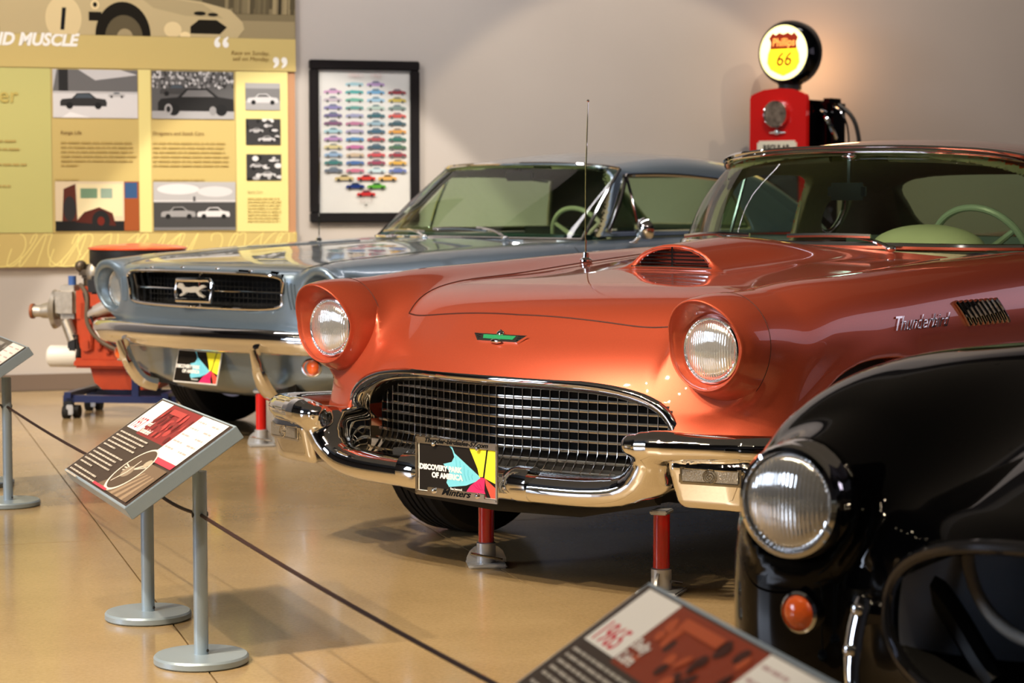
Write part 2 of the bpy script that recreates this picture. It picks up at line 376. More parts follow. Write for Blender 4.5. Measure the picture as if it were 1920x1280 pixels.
# ------------------------------------------------------------------ the room
WA = R(17.27); WO = Vector((-2.73, 12.0, 0)); WD = Vector((math.cos(WA), math.sin(WA), 0)); WN = Vector((-math.sin(WA), math.cos(WA), 0))
WM = Matrix.Translation(WO) @ Matrix.Rotation(WA, 4, 'Z')     # along the wall: x = s, y = into the wall
WALLM = mat('warm_grey_wall_paint', (.50, .45, .40), .75, noise=.03, nscale=1.2, bump=.08, bscale=90)
def floor_mat():
    m = mat('polished_concrete', (.46, .32, .16), .22, 0, .35, coatr=.10); nt = m.node_tree; b = nt.nodes['Principled BSDF']
    tc = nt.nodes['Texture Coordinate']
    def noise(sc, det, ro): n = nt.nodes.new('ShaderNodeTexNoise'); n.inputs['Scale'].default_value = sc; n.inputs['Detail'].default_value = det; n.inputs['Roughness'].default_value = ro; nt.links.new(tc.outputs['Object'], n.inputs['Vector']); return n
    n1 = noise(.9, 6, .6); n2 = noise(90, 4, .7)
    r = nt.nodes.new('ShaderNodeValToRGB'); e = r.color_ramp.elements
    e[0].position = .3; e[0].color = (.36, .25, .125, 1); e[1].position = .72; e[1].color = (.52, .38, .20, 1)
    nt.links.new(n1.outputs['Fac'], r.inputs[0])
    r2 = nt.nodes.new('ShaderNodeValToRGB'); r2.color_ramp.elements[0].position = .35; r2.color_ramp.elements[0].color = (.86, .85, .83, 1); r2.color_ramp.elements[1].position = .6
    nt.links.new(n2.outputs['Fac'], r2.inputs[0])
    mx = nt.nodes.new('ShaderNodeMixRGB'); mx.blend_type = 'MULTIPLY'; mx.inputs[0].default_value = 1
    nt.links.new(r.outputs[0], mx.inputs[1]); nt.links.new(r2.outputs[0], mx.inputs[2]); nt.links.new(mx.outputs[0], b.inputs['Base Color'])
    ma = nt.nodes.new('ShaderNodeMapRange'); ma.inputs[3].default_value = .16; ma.inputs[4].default_value = .34
    nt.links.new(n1.outputs['Fac'], ma.inputs[0]); nt.links.new(ma.outputs[0], b.inputs['Roughness'])
    return m
FLOORM = floor_mat()
base = MB(); base.box((0, 0, -.11), (30, 26, .2)); fl = base.build('floor', mat('joint_filler', (.10, .06, .03), .8), smooth=False); fl['kind'] = 'structure'
fl.matrix_world = WM @ Matrix.Translation((2, -4, 0))
js = [-9, -5.4, -.17, .88, 6.2, 11]; jt = [-16, -10.7, -5.36, -.02]
for a, b in zip(js[:-1], js[1:]):
    for c, d in zip(jt[:-1], jt[1:]):
        g = .0022; m = MB(); m.box(((a + b) / 2 - 2, (c + d) / 2 + 4, -.008), (b - a - 2 * g, d - c - 2 * g, .016))
        m.build('floor_slab', FLOORM, fl, smooth=False)
def wallbox(name, c, d, m, M=WM):
    b = MB(); b.box(c, d); o = b.build(name, m, smooth=False); o.matrix_world = M; o['kind'] = 'structure'; return o
wallbox('wall_back', (1, .1, 2.25), (20, .2, 4.5), WALLM)
wallbox('wall_left', (-8.9, -8, 2.25), (.2, 16, 4.5), mat('dim_grey_wall', (.10, .10, .11), .8)); wallbox('wall_right', (10.9, -8, 2.25), (.2, 16, 4.5), mat('dim_grey_wall', (.10, .10, .11), .8))
wallbox('wall_front', (1, -16.1, 2.25), (20, .2, 4.5), mat('dim_grey_wall', (.10, .10, .11), .8))
wallbox('ceiling', (1, -8, 4.6), (20, 16.4, .2), mat('dark_ceiling_paint', (.03, .03, .033), .9))
wallbox('baseboard_back', (1, -.008, .048), (20, .016, .092), mat('taupe_rubber_base', (.16, .115, .085), .6))
# track lights
for p, t, w, c, a, b in SPOTS:
    e = empty('track_light', 'black cylindrical spotlight aimed down from the ceiling, out of the picture', 'spotlight', (p[0], p[1], 4.5), 0, 'ceiling spotlights')
    d = (Vector(t) - Vector(p)).normalized(); q = Vector((0, 0, p[2] - 4.5)) - d * .06
    MB().cyl(q - d * .12, q, .06, cap=False).build('housing', BLACK, e); MB().cyl((0, 0, 0), q - d * .12, .012).build('stem', BLACK, e)

# ------------------------------------------------------------------ car one: the coral coupe (front centre at headlamps = origin, y runs to the tail)
def car_root(name, label, O, yaw): return empty(name, label, 'car', (O[0], O[1], 0), -R(yaw))
TB = car_root('coupe_car', 'coral metallic two-seat hardtop coupe with egg-crate grille and open hood scoop', (-.02, 6.1135), 40.96)
ZC = spl([(-.5, -.2), (-.2, .36), (-.15, .50), (-.105, .597), (-.06, .662), (0, .718), (.06, .768), (.13, .803), (.25, .832), (.5, .857), (.8, .877), (1.2, .905), (1.6, .93), (2.2, .94), (3, .93), (3.9, .905), (4.3, .86)])
TWS = spl([(0, .72), (.2, .82), (.35, .845), (.5, .852), (.62, .852), (.72, .842), (.85, .80), (1.2, .7)])
TPL = spl([(-.4, -.02), (0, -.005), (.5, .004), (1.5, .008), (2.6, .004), (3.4, 0), (4.0, -.02), (4.5, -.06)])
TZ = spl([(-.3, .706), (.1, .712), (.5, .728), (1.2, .745), (2.0, .75), (3.2, .765), (4.4, .80)])
TBOT = spl([(-.4, .45), (0, .44), (.15, .38), (.3, .28), (.6, .22), (4.4, .25)])
WSB = [(0, 1.53), (.3, 1.555), (.5, 1.63), (.65, 1.76), (.735, 1.93)]
WSX = spl(WSB)
def tb_hood(x, y):
    fade = 1 - ss(.15, 1.1, y); yp = y - .13 * (x / .6) ** 2 * fade
    return ZC(yp) - .03 * (x / .7) ** 2 * ss(.2, .8, y), ZC(yp, True)
def tb_body(x, y, z):
    x = np.abs(x); zt, sl = tb_hood(x, y); top = (z - zt) / np.sqrt(1 + sl ** 2)
    side = x - (TWS(z) + TPL(y))
    # flare round the wheel arches
    for wy in (.62, 3.18):
        d = np.sqrt(((y - wy) / 1.) ** 2 + (z - .26) ** 2) - .40; side = side - .014 * np.exp(-(d / .05) ** 2)
    b = smax(top, side, .09); b = smax(b, TBOT(y) - z, .03); b = smax(b, y - 4.30, .12)
    r = .140 + .004 * ss(.1, 1.5, y); xc = .720 - .0 * y
    tube = np.sqrt((x - xc) ** 2 + (z - TZ(y)) ** 2) - r; tube = smax(smax(tube, .068 - y, .006), y - 4.36, .04)
    b = smin(b, tube, .10)
    # hood scoop
    h = .088 * (1 - ss(1.05, 1.72, y)) + .003; w = .168 + .05 * ss(.8, 1.4, y); z0 = ZC(y) - .012
    sc = (np.sqrt((x / w) ** 2 + ((z - z0) / h) ** 2) - 1) * h * .8; sc = smax(sc, .80 - y, .006); sc = smax(sc, y - 1.6, .1)
    b = smin(b, sc, .035)
    op = (np.sqrt((x / (w - .020)) ** 2 + ((z - z0) / (h - .016)) ** 2) - 1) * h * .8; op = np.maximum(np.maximum(op, y - .875), z0 + .014 - z)
    op = np.maximum(op, .7 - y); b = smax(b, -op, .004)
    # grille mouth
    gm = (((x / .615) ** 4 + (np.maximum(z - .38, -.0) / .207) ** 4 + 1e-9) ** .25 - 1) * .2; gm = np.maximum(gm, y - .26); b = smax(b, -gm, .010)
    # wheel wells
    for wy in (.62, 3.18):
        q = (np.abs((y - wy) / .405) ** 2.5 + np.abs((z - .235) / .415) ** 2.5 + 1e-9) ** .4 - 1; q = np.maximum(q * .36, .50 - x); b = smax(b, -q, .010)
    # cockpit
    cy = WSX(np.minimum(x, .735)); ck = np.maximum.reduce([cy + .05 - y, y - 3.0, x - .70, .5 - z]); b = smax(b, -ck, .02)
    return b
P, Q, N = sdf_mesh(tb_body, (0, -.25, .18), (.96, 4.42, 1.02), .0112)
HOODE = spl([(0, .055), (.2, .062), (.35, .075), (.46, .10), (.52, .17), (.56, .3)])
def in_hood(c, n):
    x = np.abs(c[:, 0]); return (c[:, 1] > HOODE(np.minimum(x, .5))) & (x < np.interp(c[:, 1], [.05, .12, .3, .8, 1.5], [.44, .50, .54, .56, .58])) & (c[:, 1] < WSX(np.minimum(x, .7)) - .07) & (n[:, 2] > .2) & (c[:, 2] > .7)
tbp = split(P, Q, N, [
    ('hood', CORAL, in_hood),
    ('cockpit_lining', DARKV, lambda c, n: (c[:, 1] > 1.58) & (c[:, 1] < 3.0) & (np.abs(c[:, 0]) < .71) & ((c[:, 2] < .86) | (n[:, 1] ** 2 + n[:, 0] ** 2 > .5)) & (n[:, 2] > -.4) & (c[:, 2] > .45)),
    ('wheel_well', MATTE, lambda c, n: (c[:, 2] < .62) & (np.abs(c[:, 0]) < .80) & (c[:, 1] > .13)),
    ('grille_cavity', MATTE, lambda c, n: (c[:, 1] > -.02) & (c[:, 1] < .3) & (np.abs(c[:, 0]) < .61) & (c[:, 2] < .585) & (n[:, 1] < .5) & ((n[:, 2] < -.1) | (n[:, 1] < -.9)) & (c[:, 2] > .3)),
    ('door', CORAL, lambda c, n: (c[:, 0] > 0) & (c[:, 1] > 1.78) & (c[:, 1] < 2.78) & (np.abs(c[:, 0]) > .71) & (c[:, 2] > .30)),
    ('door', CORAL, lambda c, n: (c[:, 0] < 0) & (c[:, 1] > 1.78) & (c[:, 1] < 2.78) & (np.abs(c[:, 0]) > .71) & (c[:, 2] > .30)),
    ('body_shell', CORAL, lambda c, n: np.ones(len(c), bool))], TB)

def seam(f, pts, name, m, parent, r=.003, n=50, off=-.0006): return MB().tube(project(f, curve3(pts, n), off).tolist(), r, 5).build(name, m, parent)
for sx in (-1, 1):
    seam(tb_body, [(0, .055, .77), (.2 * sx, .062, .77), (.35 * sx, .077, .76), (.46 * sx, .105, .75), (.5 * sx, .125, .75)], 'hood_gap', SEAM, TB)
    seam(tb_body, [(.5 * sx, .125, .75), (.52 * sx, .2, .79), (.54 * sx, .4, .83), (.56 * sx, .8, .86), (.58 * sx, 1.45, .9)], 'hood_gap', SEAM, TB)
    seam(tb_body, [(.87 * sx, 1.78, .35), (.88 * sx, 1.78, .6), (.86 * sx, 1.78, .8), (.76 * sx, 1.78, .89)], 'door_gap', SEAM, TB)
# headlamp hoods
def ring_r(phi, y=.078, xc=.722, zc=.705):
    r = .10
    while r < .185 and tb_body(np.array([xc + r * math.cos(phi)]), np.array([y]), np.array([zc + r * math.sin(phi)]))[0] < 0: r += .001
    return r
NB = 64; phis = [2 * PI * i / NB for i in range(NB)]; RR = [ring_r(p) for p in phis]
RR = [min(r, .148) for r in RR]; RR = [(RR[i - 2] + RR[i - 1] + RR[i] + RR[(i + 1) % NB] + RR[(i + 2) % NB]) / 5 for i in range(NB)]
for sx in (-1, 1):
    rows = []
    def rimy(p): s_ = math.sin(p); return -.022 - .050 * max(0, s_) ** 1.2 - .0 * abs(math.cos(p))
    for key in range(10):
        row = []
        for p, rr in zip(phis, RR):
            cx, sz = math.cos(p), math.sin(p); ry = rimy(p)
            rim = (.722 + .116 * cx, ry, .716 + .121 * sz)
            if key == 0: q = (.722 + .091 * cx, .008, .702 + .091 * sz)
            elif key == 1: q = (.722 + .100 * cx, -.004, .703 + .101 * sz)
            elif key == 2: q = (.722 + .108 * cx, ry * .55, .708 + .111 * sz)
            elif key == 3: q = (.722 + .1125 * cx, ry + .004, .7155 + .1165 * sz)
            elif key == 4: q = (.722 + .1155 * cx, ry - .003, .716 + .1195 * sz)
            elif key == 5: q = (.722 + .119 * cx, ry - .001, .716 + .123 * sz)
            elif key == 6: q = (.722 + .1215 * cx, ry + .007, .716 + .1255 * sz)
            elif key == 7: q = (.722 + (.1215 * .58 + (rr + .0005) * .42) * cx + .002 * cx, ry * .5 + .022, .7135 + (.1255 * .56 + rr * .44) * sz + .001 * sz)
            elif key == 8: q = (.722 + (rr - .001) * cx, .058, .707 + (rr - .001) * sz)
            else: q = (.722 + (rr + .0005) * cx, .078, .705 + (rr + .0005) * sz)
            row.append((q[0] * sx, q[1], q[2]))
        rows.append(row)
    # densify along the profile
    A = np.array(rows); t = np.array([0, 1, 2, 3.2, 3.6, 4., 4.5, 5.8, 7.2, 7.9]); tq = np.r_[np.linspace(0, 3.2, 8), np.linspace(3.3, 4.8, 8), np.linspace(5, 7.9, 10)]
    D = np.stack([np.stack([np.interp(tq, t, A[:, i, k]) if False else spl(np.c_[t, A[:, i, k]])(tq) for k in range(3)], 1) for i in range(NB)], 1)
    v = D.reshape(-1, 3).tolist(); f = []
    for j in range(len(tq) - 1):
        for i in range(NB):
            k = (i + 1) % NB; q = (j * NB + i, j * NB + k, (j + 1) * NB + k, (j + 1) * NB + i); f.append(q if sx < 0 else q[::-1])
    hood_ = mesh_obj('headlamp_hood', v, f, CORAL, TB, True)
    M = Matrix.Translation((.722 * sx, .012, .702)) @ Matrix.Rotation(R(90), 4, 'X')
    MB().lathe([(.083, -.03), (.083, .006), (.0865, .012), (.0905, .010), (.0925, .002), (.0925, -.03)], M, 48, False).build('headlamp_ring', CHROME, TB)
    lo = MB(); lo.lathe([(.084 * math.cos(a), .004 + .024 * math.sin(a)) for a in [PI / 2 * i / 8 for i in range(8)]] + [(.001, .028)], None, 40)
    o = lo.build('headlamp_lens', LENS, TB); o.matrix_local = M
    MB().tube([((.722 + (r + .0005) * math.cos(p)) * sx, .080, .705 + (r + .0005) * math.sin(p)) for p, r in zip(phis, RR)], .0013, 4, True).build('headlamp_gap', SEAM, TB)
# hood-scoop grille : six slats and a centre bar
sg = MB(); z0 = float(ZC(.83)); sg.tube([( .145 * math.cos(a), .803, z0 + .002 + .066 * math.sin(a)) for a in [PI * i / 24 for i in range(25)]], .0035, 6).build('scoop_frame', CHROME, TB)
scf = TB.children[-1]
for k in range(6):
    zz = z0 + .006 + k * .0115; hw = .141 * math.sqrt(max(0, 1 - ((zz - z0) / .074) ** 2)); MB().box((0, .818, zz), (2 * hw, .022, .0045)).build('scoop_slat', CHROME, scf, False)
MB().box((0, .803, z0 + .034), (.007, .008, .070)).build('scoop_centre_bar', CHROME, scf, False)
MB().tube(curve3([(-.158, .795, z0 + .004), (0, .79, z0 + .006), (.158, .795, z0 + .004)], 12).tolist(), .004, 6).build('scoop_lip', CHROME, scf)
# grille surround and egg-crate bars
def arch(a, rx=.617, rz=.209): c, s_ = math.cos(a), math.sin(a); k = (abs(c) ** 4 + abs(s_) ** 4) ** -.25; return rx * c * k, .38 + rz * s_ * k
def gfront(x, z): # front surface of the body at x,z
    ys = np.linspace(-.2, .3, 2000); v = tb_body(np.full(2000, x), ys, np.full(2000, z)); i = np.argmax(v < 0); return float(ys[i])
pts = []
for i in range(61):
    a = R(13) + (PI - R(26)) * i / 60; x, z = arch(a); xo, zo = arch(a, .628, .222); pts.append((x, gfront(abs(xo), zo) , z))
pa = np.array(pts); ys = pa[:, 1].copy()
for _ in range(14): ys[1:-1] = (ys[:-2] + ys[1:-1] + ys[2:]) / 3
gsur = MB()
v = []; f = []
for i in range(61):
    a = R(13) + (PI - R(26)) * i / 60; y = ys[i]
    for (k, dy) in ((.017, .022), (.017, .001), (.008, -.008), (-.004, -.006), (-.014, .006), (-.020, .024), (-.020, .05)):
        x, z = arch(a, .617 + k, .209 + k); v.append((x, y + dy, z))
for i in range(60):
    for k in range(6): f.append((i * 7 + k, i * 7 + k + 1, (i + 1) * 7 + k + 1, (i + 1) * 7 + k))
GR = mesh_obj('grille_surround', v, f, CHROME, TB)
def gy(x, z): return -.035 + .115 * (abs(x) / .58) ** 1.25 - .075 * max(0, (.40 - z) / .09) ** 2
for k in range(-19, 20):
    x = k * .0298
    zt = .38 + .185 * max(0, 1 - (abs(x) / .59) ** 4) ** .25
    pts = [(x, gy(x, z), z) for z in np.linspace(.325, zt, 12)]
    MB().tube(pts, .0019, 6, ry=.005).build('vertical_bar', DCHROME, GR)
for k in range(9):
    z = .338 + k * .0285; hw = .59 * max(0, 1 - (max(0, z - .38) / .185) ** 4) ** .25
    if z > .37: hw = min(hw, .585)
    pts = [(x, gy(x, z) - .001, z) for x in np.linspace(-hw, hw, 28)]
    MB().tube(pts, .0019, 6, ry=.005).build('horizontal_bar', DCHROME, GR)
# bumper
def cap_path(x, y, z, path, ys=1.):
    d = None; pp = np.array([[*q, r] for q, r in path], float); t = np.r_[0, np.cumsum(np.linalg.norm(np.diff(pp[:, :3], axis=0), axis=1))]
    tq = np.linspace(0, t[-1], max(16, int(t[-1] / .03))); fs = [spl(np.c_[t, pp[:, k]]) for k in range(4)]; pp = np.stack([f_(tq) for f_ in fs], 1); path = [(q[:3], q[3]) for q in pp]
    for (a, ra), (b, rb) in zip(path[:-1], path[1:]):
        a = np.array(a, float); b = np.array(b, float); ab = (b - a) * [1, ys, 1]; L = (ab ** 2).sum()
        px, py, pz = x - a[0], (y - a[1]) * ys, z - a[2]; t = np.clip((px * ab[0] + py * ab[1] + pz * ab[2]) / L, 0, 1)
        q = np.sqrt((px - t * ab[0]) ** 2 + (py - t * ab[1]) ** 2 + (pz - t * ab[2]) ** 2) - (ra + (rb - ra) * t); d = q if d is None else np.minimum(d, q)
    return d
def rbox(x, y, z, c, h, r):
    qx = np.abs(x - c[0]) - h[0] + r; qy = np.abs(y - c[1]) - h[1] + r; qz = np.abs(z - c[2]) - h[2] + r
    return np.sqrt(np.maximum(qx, 0) ** 2 + np.maximum(qy, 0) ** 2 + np.maximum(qz, 0) ** 2) + np.minimum(np.maximum(qx, np.maximum(qy, qz)), 0) - r
def tb_bump(x, y, z):
    x = np.abs(x)
    low = cap_path(x, y, z, [((0, -.145, .306), .042), ((.34, -.142, .307), .042), ((.48, -.130, .314), .042), ((.565, -.120, .338), .044), ((.615, -.125, .39), .046), ((.635, -.135, .43), .040)], .8)
    shelf = rbox(x, y + .25 * (z - .33), z, (.0, -.055, .322), (.50, .08, .018), .012)
    low = smin(low, shelf, .03)
    low = smin(low, rbox(x, y, z, (.612, -.035, .392), (.045, .085, .075), .04), .05)
    wing = cap_path(x, y, z, [((.60, -.175, .456), .030), ((.66, -.165, .458), .040), ((.76, -.13, .458), .037), ((.86, -.075, .456), .036), ((.915, .0, .452), .036), ((.93, .12, .448), .034), ((.925, .40, .44), .03)], .85)
    sweep = y - .22 * np.maximum(x - .70, 0) - .8 * np.maximum(x - .84, 0) ** 1.5
    pod = rbox(x + .10 * (z - .36), sweep - .30 * (.36 - z), z, (.80, -.045, .355), (.118, .085, .068), .03)
    return smin(smin(low, wing, .03), pod, .012)
P, Q, N = sdf_mesh(tb_bump, (0, -.26, .24), (1.0, .46, .53), .0072)
BUMP = split(P, Q, N, [('bumper', CHROME, lambda c, n: np.ones(len(c), bool))], TB)['bumper']
for sx in (-1, 1):
    yy = [float(np.linspace(-.3, .1, 800)[np.argmax(tb_bump(np.full(800, q), np.linspace(-.3, .1, 800), np.full(800, .384)) < 0)]) for q in (.73, .88)]
    M = Matrix.Translation((.806 * sx, sum(yy) / 2 + .001, .384)) @ Matrix.Rotation(math.atan2(yy[1] - yy[0], .15) * sx, 4, 'Z')
    MB().box((0, 0, 0), (.178, .010, .050), M, .004).build('parking_lamp_frame', CHROME, BUMP)
    o = MB().box((0, 0, 0), (.162, .012, .038), None, .004).build('parking_lamp_lens', mat('smoked_ribbed_lens', (.32, .29, .24), .2, .6, 1, bump=.8, bscale=300), BUMP); o.matrix_local = M @ Matrix.Translation((0, -.003, 0))
    b = MB(); 
    for k in range(3): b.tube([((.006 + .006 * k) * math.cos(t), -.010 - .001 * (3 - k), (.006 + .006 * k) * math.sin(t)) for t in [2 * PI * i / 20 for i in range(20)]], .0014, 5, True)
    o = b.build('lens_rings', CHROME, BUMP); o.matrix_local = M
    # conical end piece of the low bar beside the plate
    MB().lathe([(.050, -.05), (.051, 0), (.047, .02), (.035, .045), (.015, .062)], Matrix.Translation((.195 * sx, -.158, .315)) @ Matrix.Rotation(R(-90 * sx), 4, 'Y') @ Matrix.Diagonal((1, .9, 1, 1)), 24).build('bumper_guard', CHROME, BUMP)

def plate_art(s):
    K = (.012, .009, .006); s.rect(-.1475, -.0715, .1475, .0715, C8(235, 232, 225)); s.rect(-.145, -.069, .145, .069, K)
    B = C8(120, 205, 228); Y = C8(250, 240, 60); P_ = C8(215, 50, 105); O = C8(245, 85, 70)
    s.poly([(-.035, .069), (-.022, .069), (-.008, .045), (.085, -.012), (.092, -.02), (.035, -.042), (-.03, -.052), (-.04, -.04), (-.028, -.008), (-.052, .012), (-.02, .02), (-.01, .035), (-.018, .055)], B)
    for k in range(5): s.line([(-.005 + k * .016, .036 - k * .011), (.000 + k * .014, .0 - k * .004), (.012 + k * .012, -.035 + k * .003)], .0022, C8(90, 180, 205))
    s.poly([(.045, .069), (.112, .069), (.098, -.012), (.085, -.014), (.078, .01)], Y); s.poly([(.118, .069), (.145, .069), (.145, -.028), (.104, -.015)], Y)
    s.poly([(.112, .069), (.119, .069), (.111, .035)], K)
    s.poly([(.092, -.014), (.106, -.016), (.104, -.05), (.112, -.069), (.028, -.069), (.05, -.042)], P_); s.poly([(.106, -.016), (.145, -.04), (.145, -.069), (.128, -.069), (.11, -.035)], O)
    s.poly([(.112, -.045), (.126, -.069), (.114, -.069)], K)
    for k in range(3): s.line([(.062 + k * .012, -.036 + k * .002), (.075 + k * .01, -.046), (.09 + k * .006, -.05)], .0015, C8(160, 25, 80))
    Wt = (.85, .85, .82)
    s.text(.018, -.008, 'DISCOVERY PARK', .0205, Wt, align='RIGHT', sx=.98, bold=.0012); s.text(.022, -.029, 'OF AMERICA', .0205, Wt, align='RIGHT', bold=.0012)
    s.text(.022, -.059, 'See beyond.', .0095, Wt, align='RIGHT', bold=.0003)
def plate(parent, M, name='licence_plate'):
    e = MB().box((0, .002, 0), (.30, .003, .15), None, .001).build(name, mat('white_enamel_plate', (.7, .7, .66), .35), parent); e.matrix_local = M
    s = Sheet(); plate_art(s); s.build('plate_print', PRINTG, e, Matrix.Translation((0, -.0005, 0)) @ UPR); return e
PM = Matrix.Translation((0, -.205, .342)); PL = plate(TB, PM)
fr = MB(); o_ = [(-.157, -.081), (.157, -.081), (.157, .081), (-.157, .081)]
for (cx, cz, dx, dz) in ((0, .0745, .314, .019), (0, -.0765, .314, .013), (-.1525, 0, .010, .16), (.1525, 0, .010, .16), (0, -.066, .22, .016)): fr.box((cx, -.004, cz), (dx, .006, dz), None, .002)
o = fr.build('plate_frame', CHROME, PL)
lt = Sheet(); K = (.004, .004, .004)
lt.text(0, .0705, 'Thunder-birdsales-57.com', .0175, K, .3, 'CENTER', bold=.0006, sx=1.3); lt.text(0, -.0745, 'Minters', .026, K, .4, 'CENTER', sx=1.35, bold=.0006)
lt.build('frame_lettering', PRINT, PL, Matrix.Translation((0, -.0075, 0)) @ UPR)
for sx in (-1, 1):
    for sz in (-1, 1): MB().sphere((.083 * sx, -.009, .067 * sz), (.0075, .005, .0075), n=10).build('screw', CHROME, PL)
# hood emblem
EM = Matrix.Translation((0, -.022, .700)) @ Matrix.Rotation(R(-42), 4, 'X')
e = MB().prism([(-.10, .012), (.10, .012), (.074, -.014), (-.074, -.014)], .008, Matrix.Translation((0, -.008, 0))).build('hood_emblem', CHROME, TB, False); e.matrix_local = EM
s = Sheet(); s.poly([(-.062, .008), (.062, .008), (.056, -.006), (-.056, -.006)], C8(40, 130, 85))
for k in range(3):
    for sx in (-1, 1): s.line([(sx * .070, .007 - k * .007), (sx * (.092 - k * .008), .009 - k * .007)], .0022, (.01, .01, .01))
s.build('emblem_enamel', PRINTG, e, Matrix.Translation((0, -.0085, 0)) @ UPR)
b = MB(); b.sphere((0, -.010, .014), (.014, .007, .009), n=14).sphere((0, -.010, -.015), (.022, .007, .007), n=14).sphere((0, -.013, .019), .005, n=8); b.build('emblem_boss', CHROME, e)
# side lettering and louvres
def side_x(y, z): 
    xs = np.linspace(.7, 1., 400); v = tb_body(xs, np.full(400, y), np.full(400, z)); return float(xs[np.argmax(v > 0)])
for sx in (-1, 1):
    v, f = text_geo('Thunderbird', .060, .6, 'CENTER', .0004); vv = []
    for p in v: y = .815 + p[0] * 1.0; z = .728 + p[1] * .95 + .0 * p[0]; vv.append((sx * (side_x(y, z) + .004), y if sx > 0 else 1.63 - y, z))
    mesh_obj('side_script', vv, f, DCHROME, TB, False)
    pan = None
    for k in range(9):
        y = 1.03 + k * .030; pts = [(sx * (side_x(y + .075 * (1 - t), .725 + .07 * t) + .004), y + .065 * (1 - t) , .725 + .07 * t) for t in (0, .2, .4, .6, .8, 1)]
        MB().tube(pts, .0095, 8, ry=.007).build('side_louvre', CHROME, TB)
        pts2 = [(p[0] - sx * .004, p[1] + .015, p[2]) for p in pts]; MB().tube(pts2, .006, 6).build('louvre_gap', BLACK, TB)
# tiny brow marks under the lamp (stamped dimple)
# hardtop
ROZ = spl([(1.6, 1.235), (1.84, 1.275), (2.0, 1.296), (2.3, 1.312), (2.6, 1.305), (2.9, 1.27), (3.1, 1.22), (3.3, 1.12)])
RW = spl([(.85, .775), (.95, .765), (1.05, .73), (1.15, .685), (1.22, .64), (1.3, .58)])
HDR = spl([(0, 1.855), (.3, 1.865), (.5, 1.905), (.60, 1.96), (.68, 2.05), (.8, 2.2)])
T_ = .032
def rf_out(x, y, z):
    x = np.abs(x); top = z - (ROZ(y) - .075 * (x / .6) ** 2.4); side = (x - RW(z) - .0) * .95
    o = smax(top, side, .10); rear = (y - (3.34 - .55 * (z - .93)**1.0)) * .85; o = smax(o, rear, .16); return o
def tb_roof(x, y, z):
    x = np.abs(x); o = rf_out(x, y, z); sh = np.maximum(o, -(o + T_))
    hd = HDR(np.minimum(x, .8)) + .0 - y; hd = np.where(z < 1.16, np.maximum(hd, 1.995 - y), hd); sh = smax(sh, np.maximum(hd, hd), .006)
    sh = smax(sh, .915 - z, .004)
    # side window
    q = (np.abs((y - 2.33 + .10 * (z - 1.05)) / .275) ** 5 + np.abs((z - 1.03) / .155) ** 5 + 1e-9) ** .2 - 1; sh = smax(sh, -np.maximum(q * .2, .45 - x), .008)
    # porthole
    q = np.sqrt(((y - 2.86) / 1.) ** 2 + ((z - 1.035) / 1.) ** 2) - .088; sh = smax(sh, -np.maximum(q, .45 - x), .008)
    # rear window
    q = (np.abs(x / .56) ** 4 + np.abs((z - 1.065) / .125) ** 4 + 1e-9) ** .25 - 1; sh = smax(sh, -np.maximum(q * .2, 2.9 - y), .008)
    return sh
P, Q, N = sdf_mesh(tb_roof, (0, 1.75, .88), (.86, 3.45, 1.36), .0125)
inner = lambda c, n: (rf_out(c[:, 0], c[:, 1], c[:, 2]) < -.007)
split(P, Q, N, [('headliner', HEADL, inner), ('hardtop', CORAL, lambda c, n: np.ones(len(c), bool))], TB)
# windscreen, its mouldings, other glass
nb = [(x, WSX(x), .945 if x < .6 else .945 + .0 * x) for x in (0, .18, .36, .52, .64, .71, .745)]
nb = [(0, 1.53, .945), (.25, 1.545, .944), (.45, 1.61, .942), (.60, 1.71, .94), (.69, 1.81, .94), (.735, 1.90, .94), (.752, 1.99, .94)]
ntp = [(0, 1.86, 1.262), (.22, 1.868, 1.26), (.40, 1.885, 1.252), (.51, 1.915, 1.243), (.575, 1.95, 1.232), (.615, 1.99, 1.22), (.635, 2.03, 1.21)]
def wspt(a, b, t, bow=.03): return tuple(a[i] * (1 - t) + b[i] * t for i in range(3))
net = []
for t in (0, .33, .66, 1):
    half = [wspt(a, b, t) for a, b in zip(nb, ntp)]; half = [(p[0] + .012 * math.sin(PI * t) * (p[0] / .75), p[1] - .022 * math.sin(PI * t), p[2] + .008 * math.sin(PI * t)) for p in half]
    net.append([(-p[0], p[1], p[2]) for p in half[:0:-1]] + half)
v, f = patch(net, 24, 80); mesh_obj('windscreen', v, f, GREENG, TB)
full = lambda h: [(-p[0], p[1], p[2]) for p in h[:0:-1]] + list(h)
top = full(ntp); MB().tube([(p[0] * 1.012, p[1] - .008, p[2] + .012) for p in curve3(top, 60)], .019, 8, ry=.011).build('windscreen_header_trim', CHROME, TB)
MB().tube([(p[0] * 1.0, p[1] - .026, p[2] - .002) for p in curve3(top, 60)], .011, 8, ry=.006).build('windscreen_lower_header_trim', CHROME, TB)
MB().tube([(p[0] * 1.005, p[1] - .012, p[2] - .002) for p in curve3(full(nb), 60)], .012, 8, ry=.012).build('windscreen_base_trim', CHROME, TB)
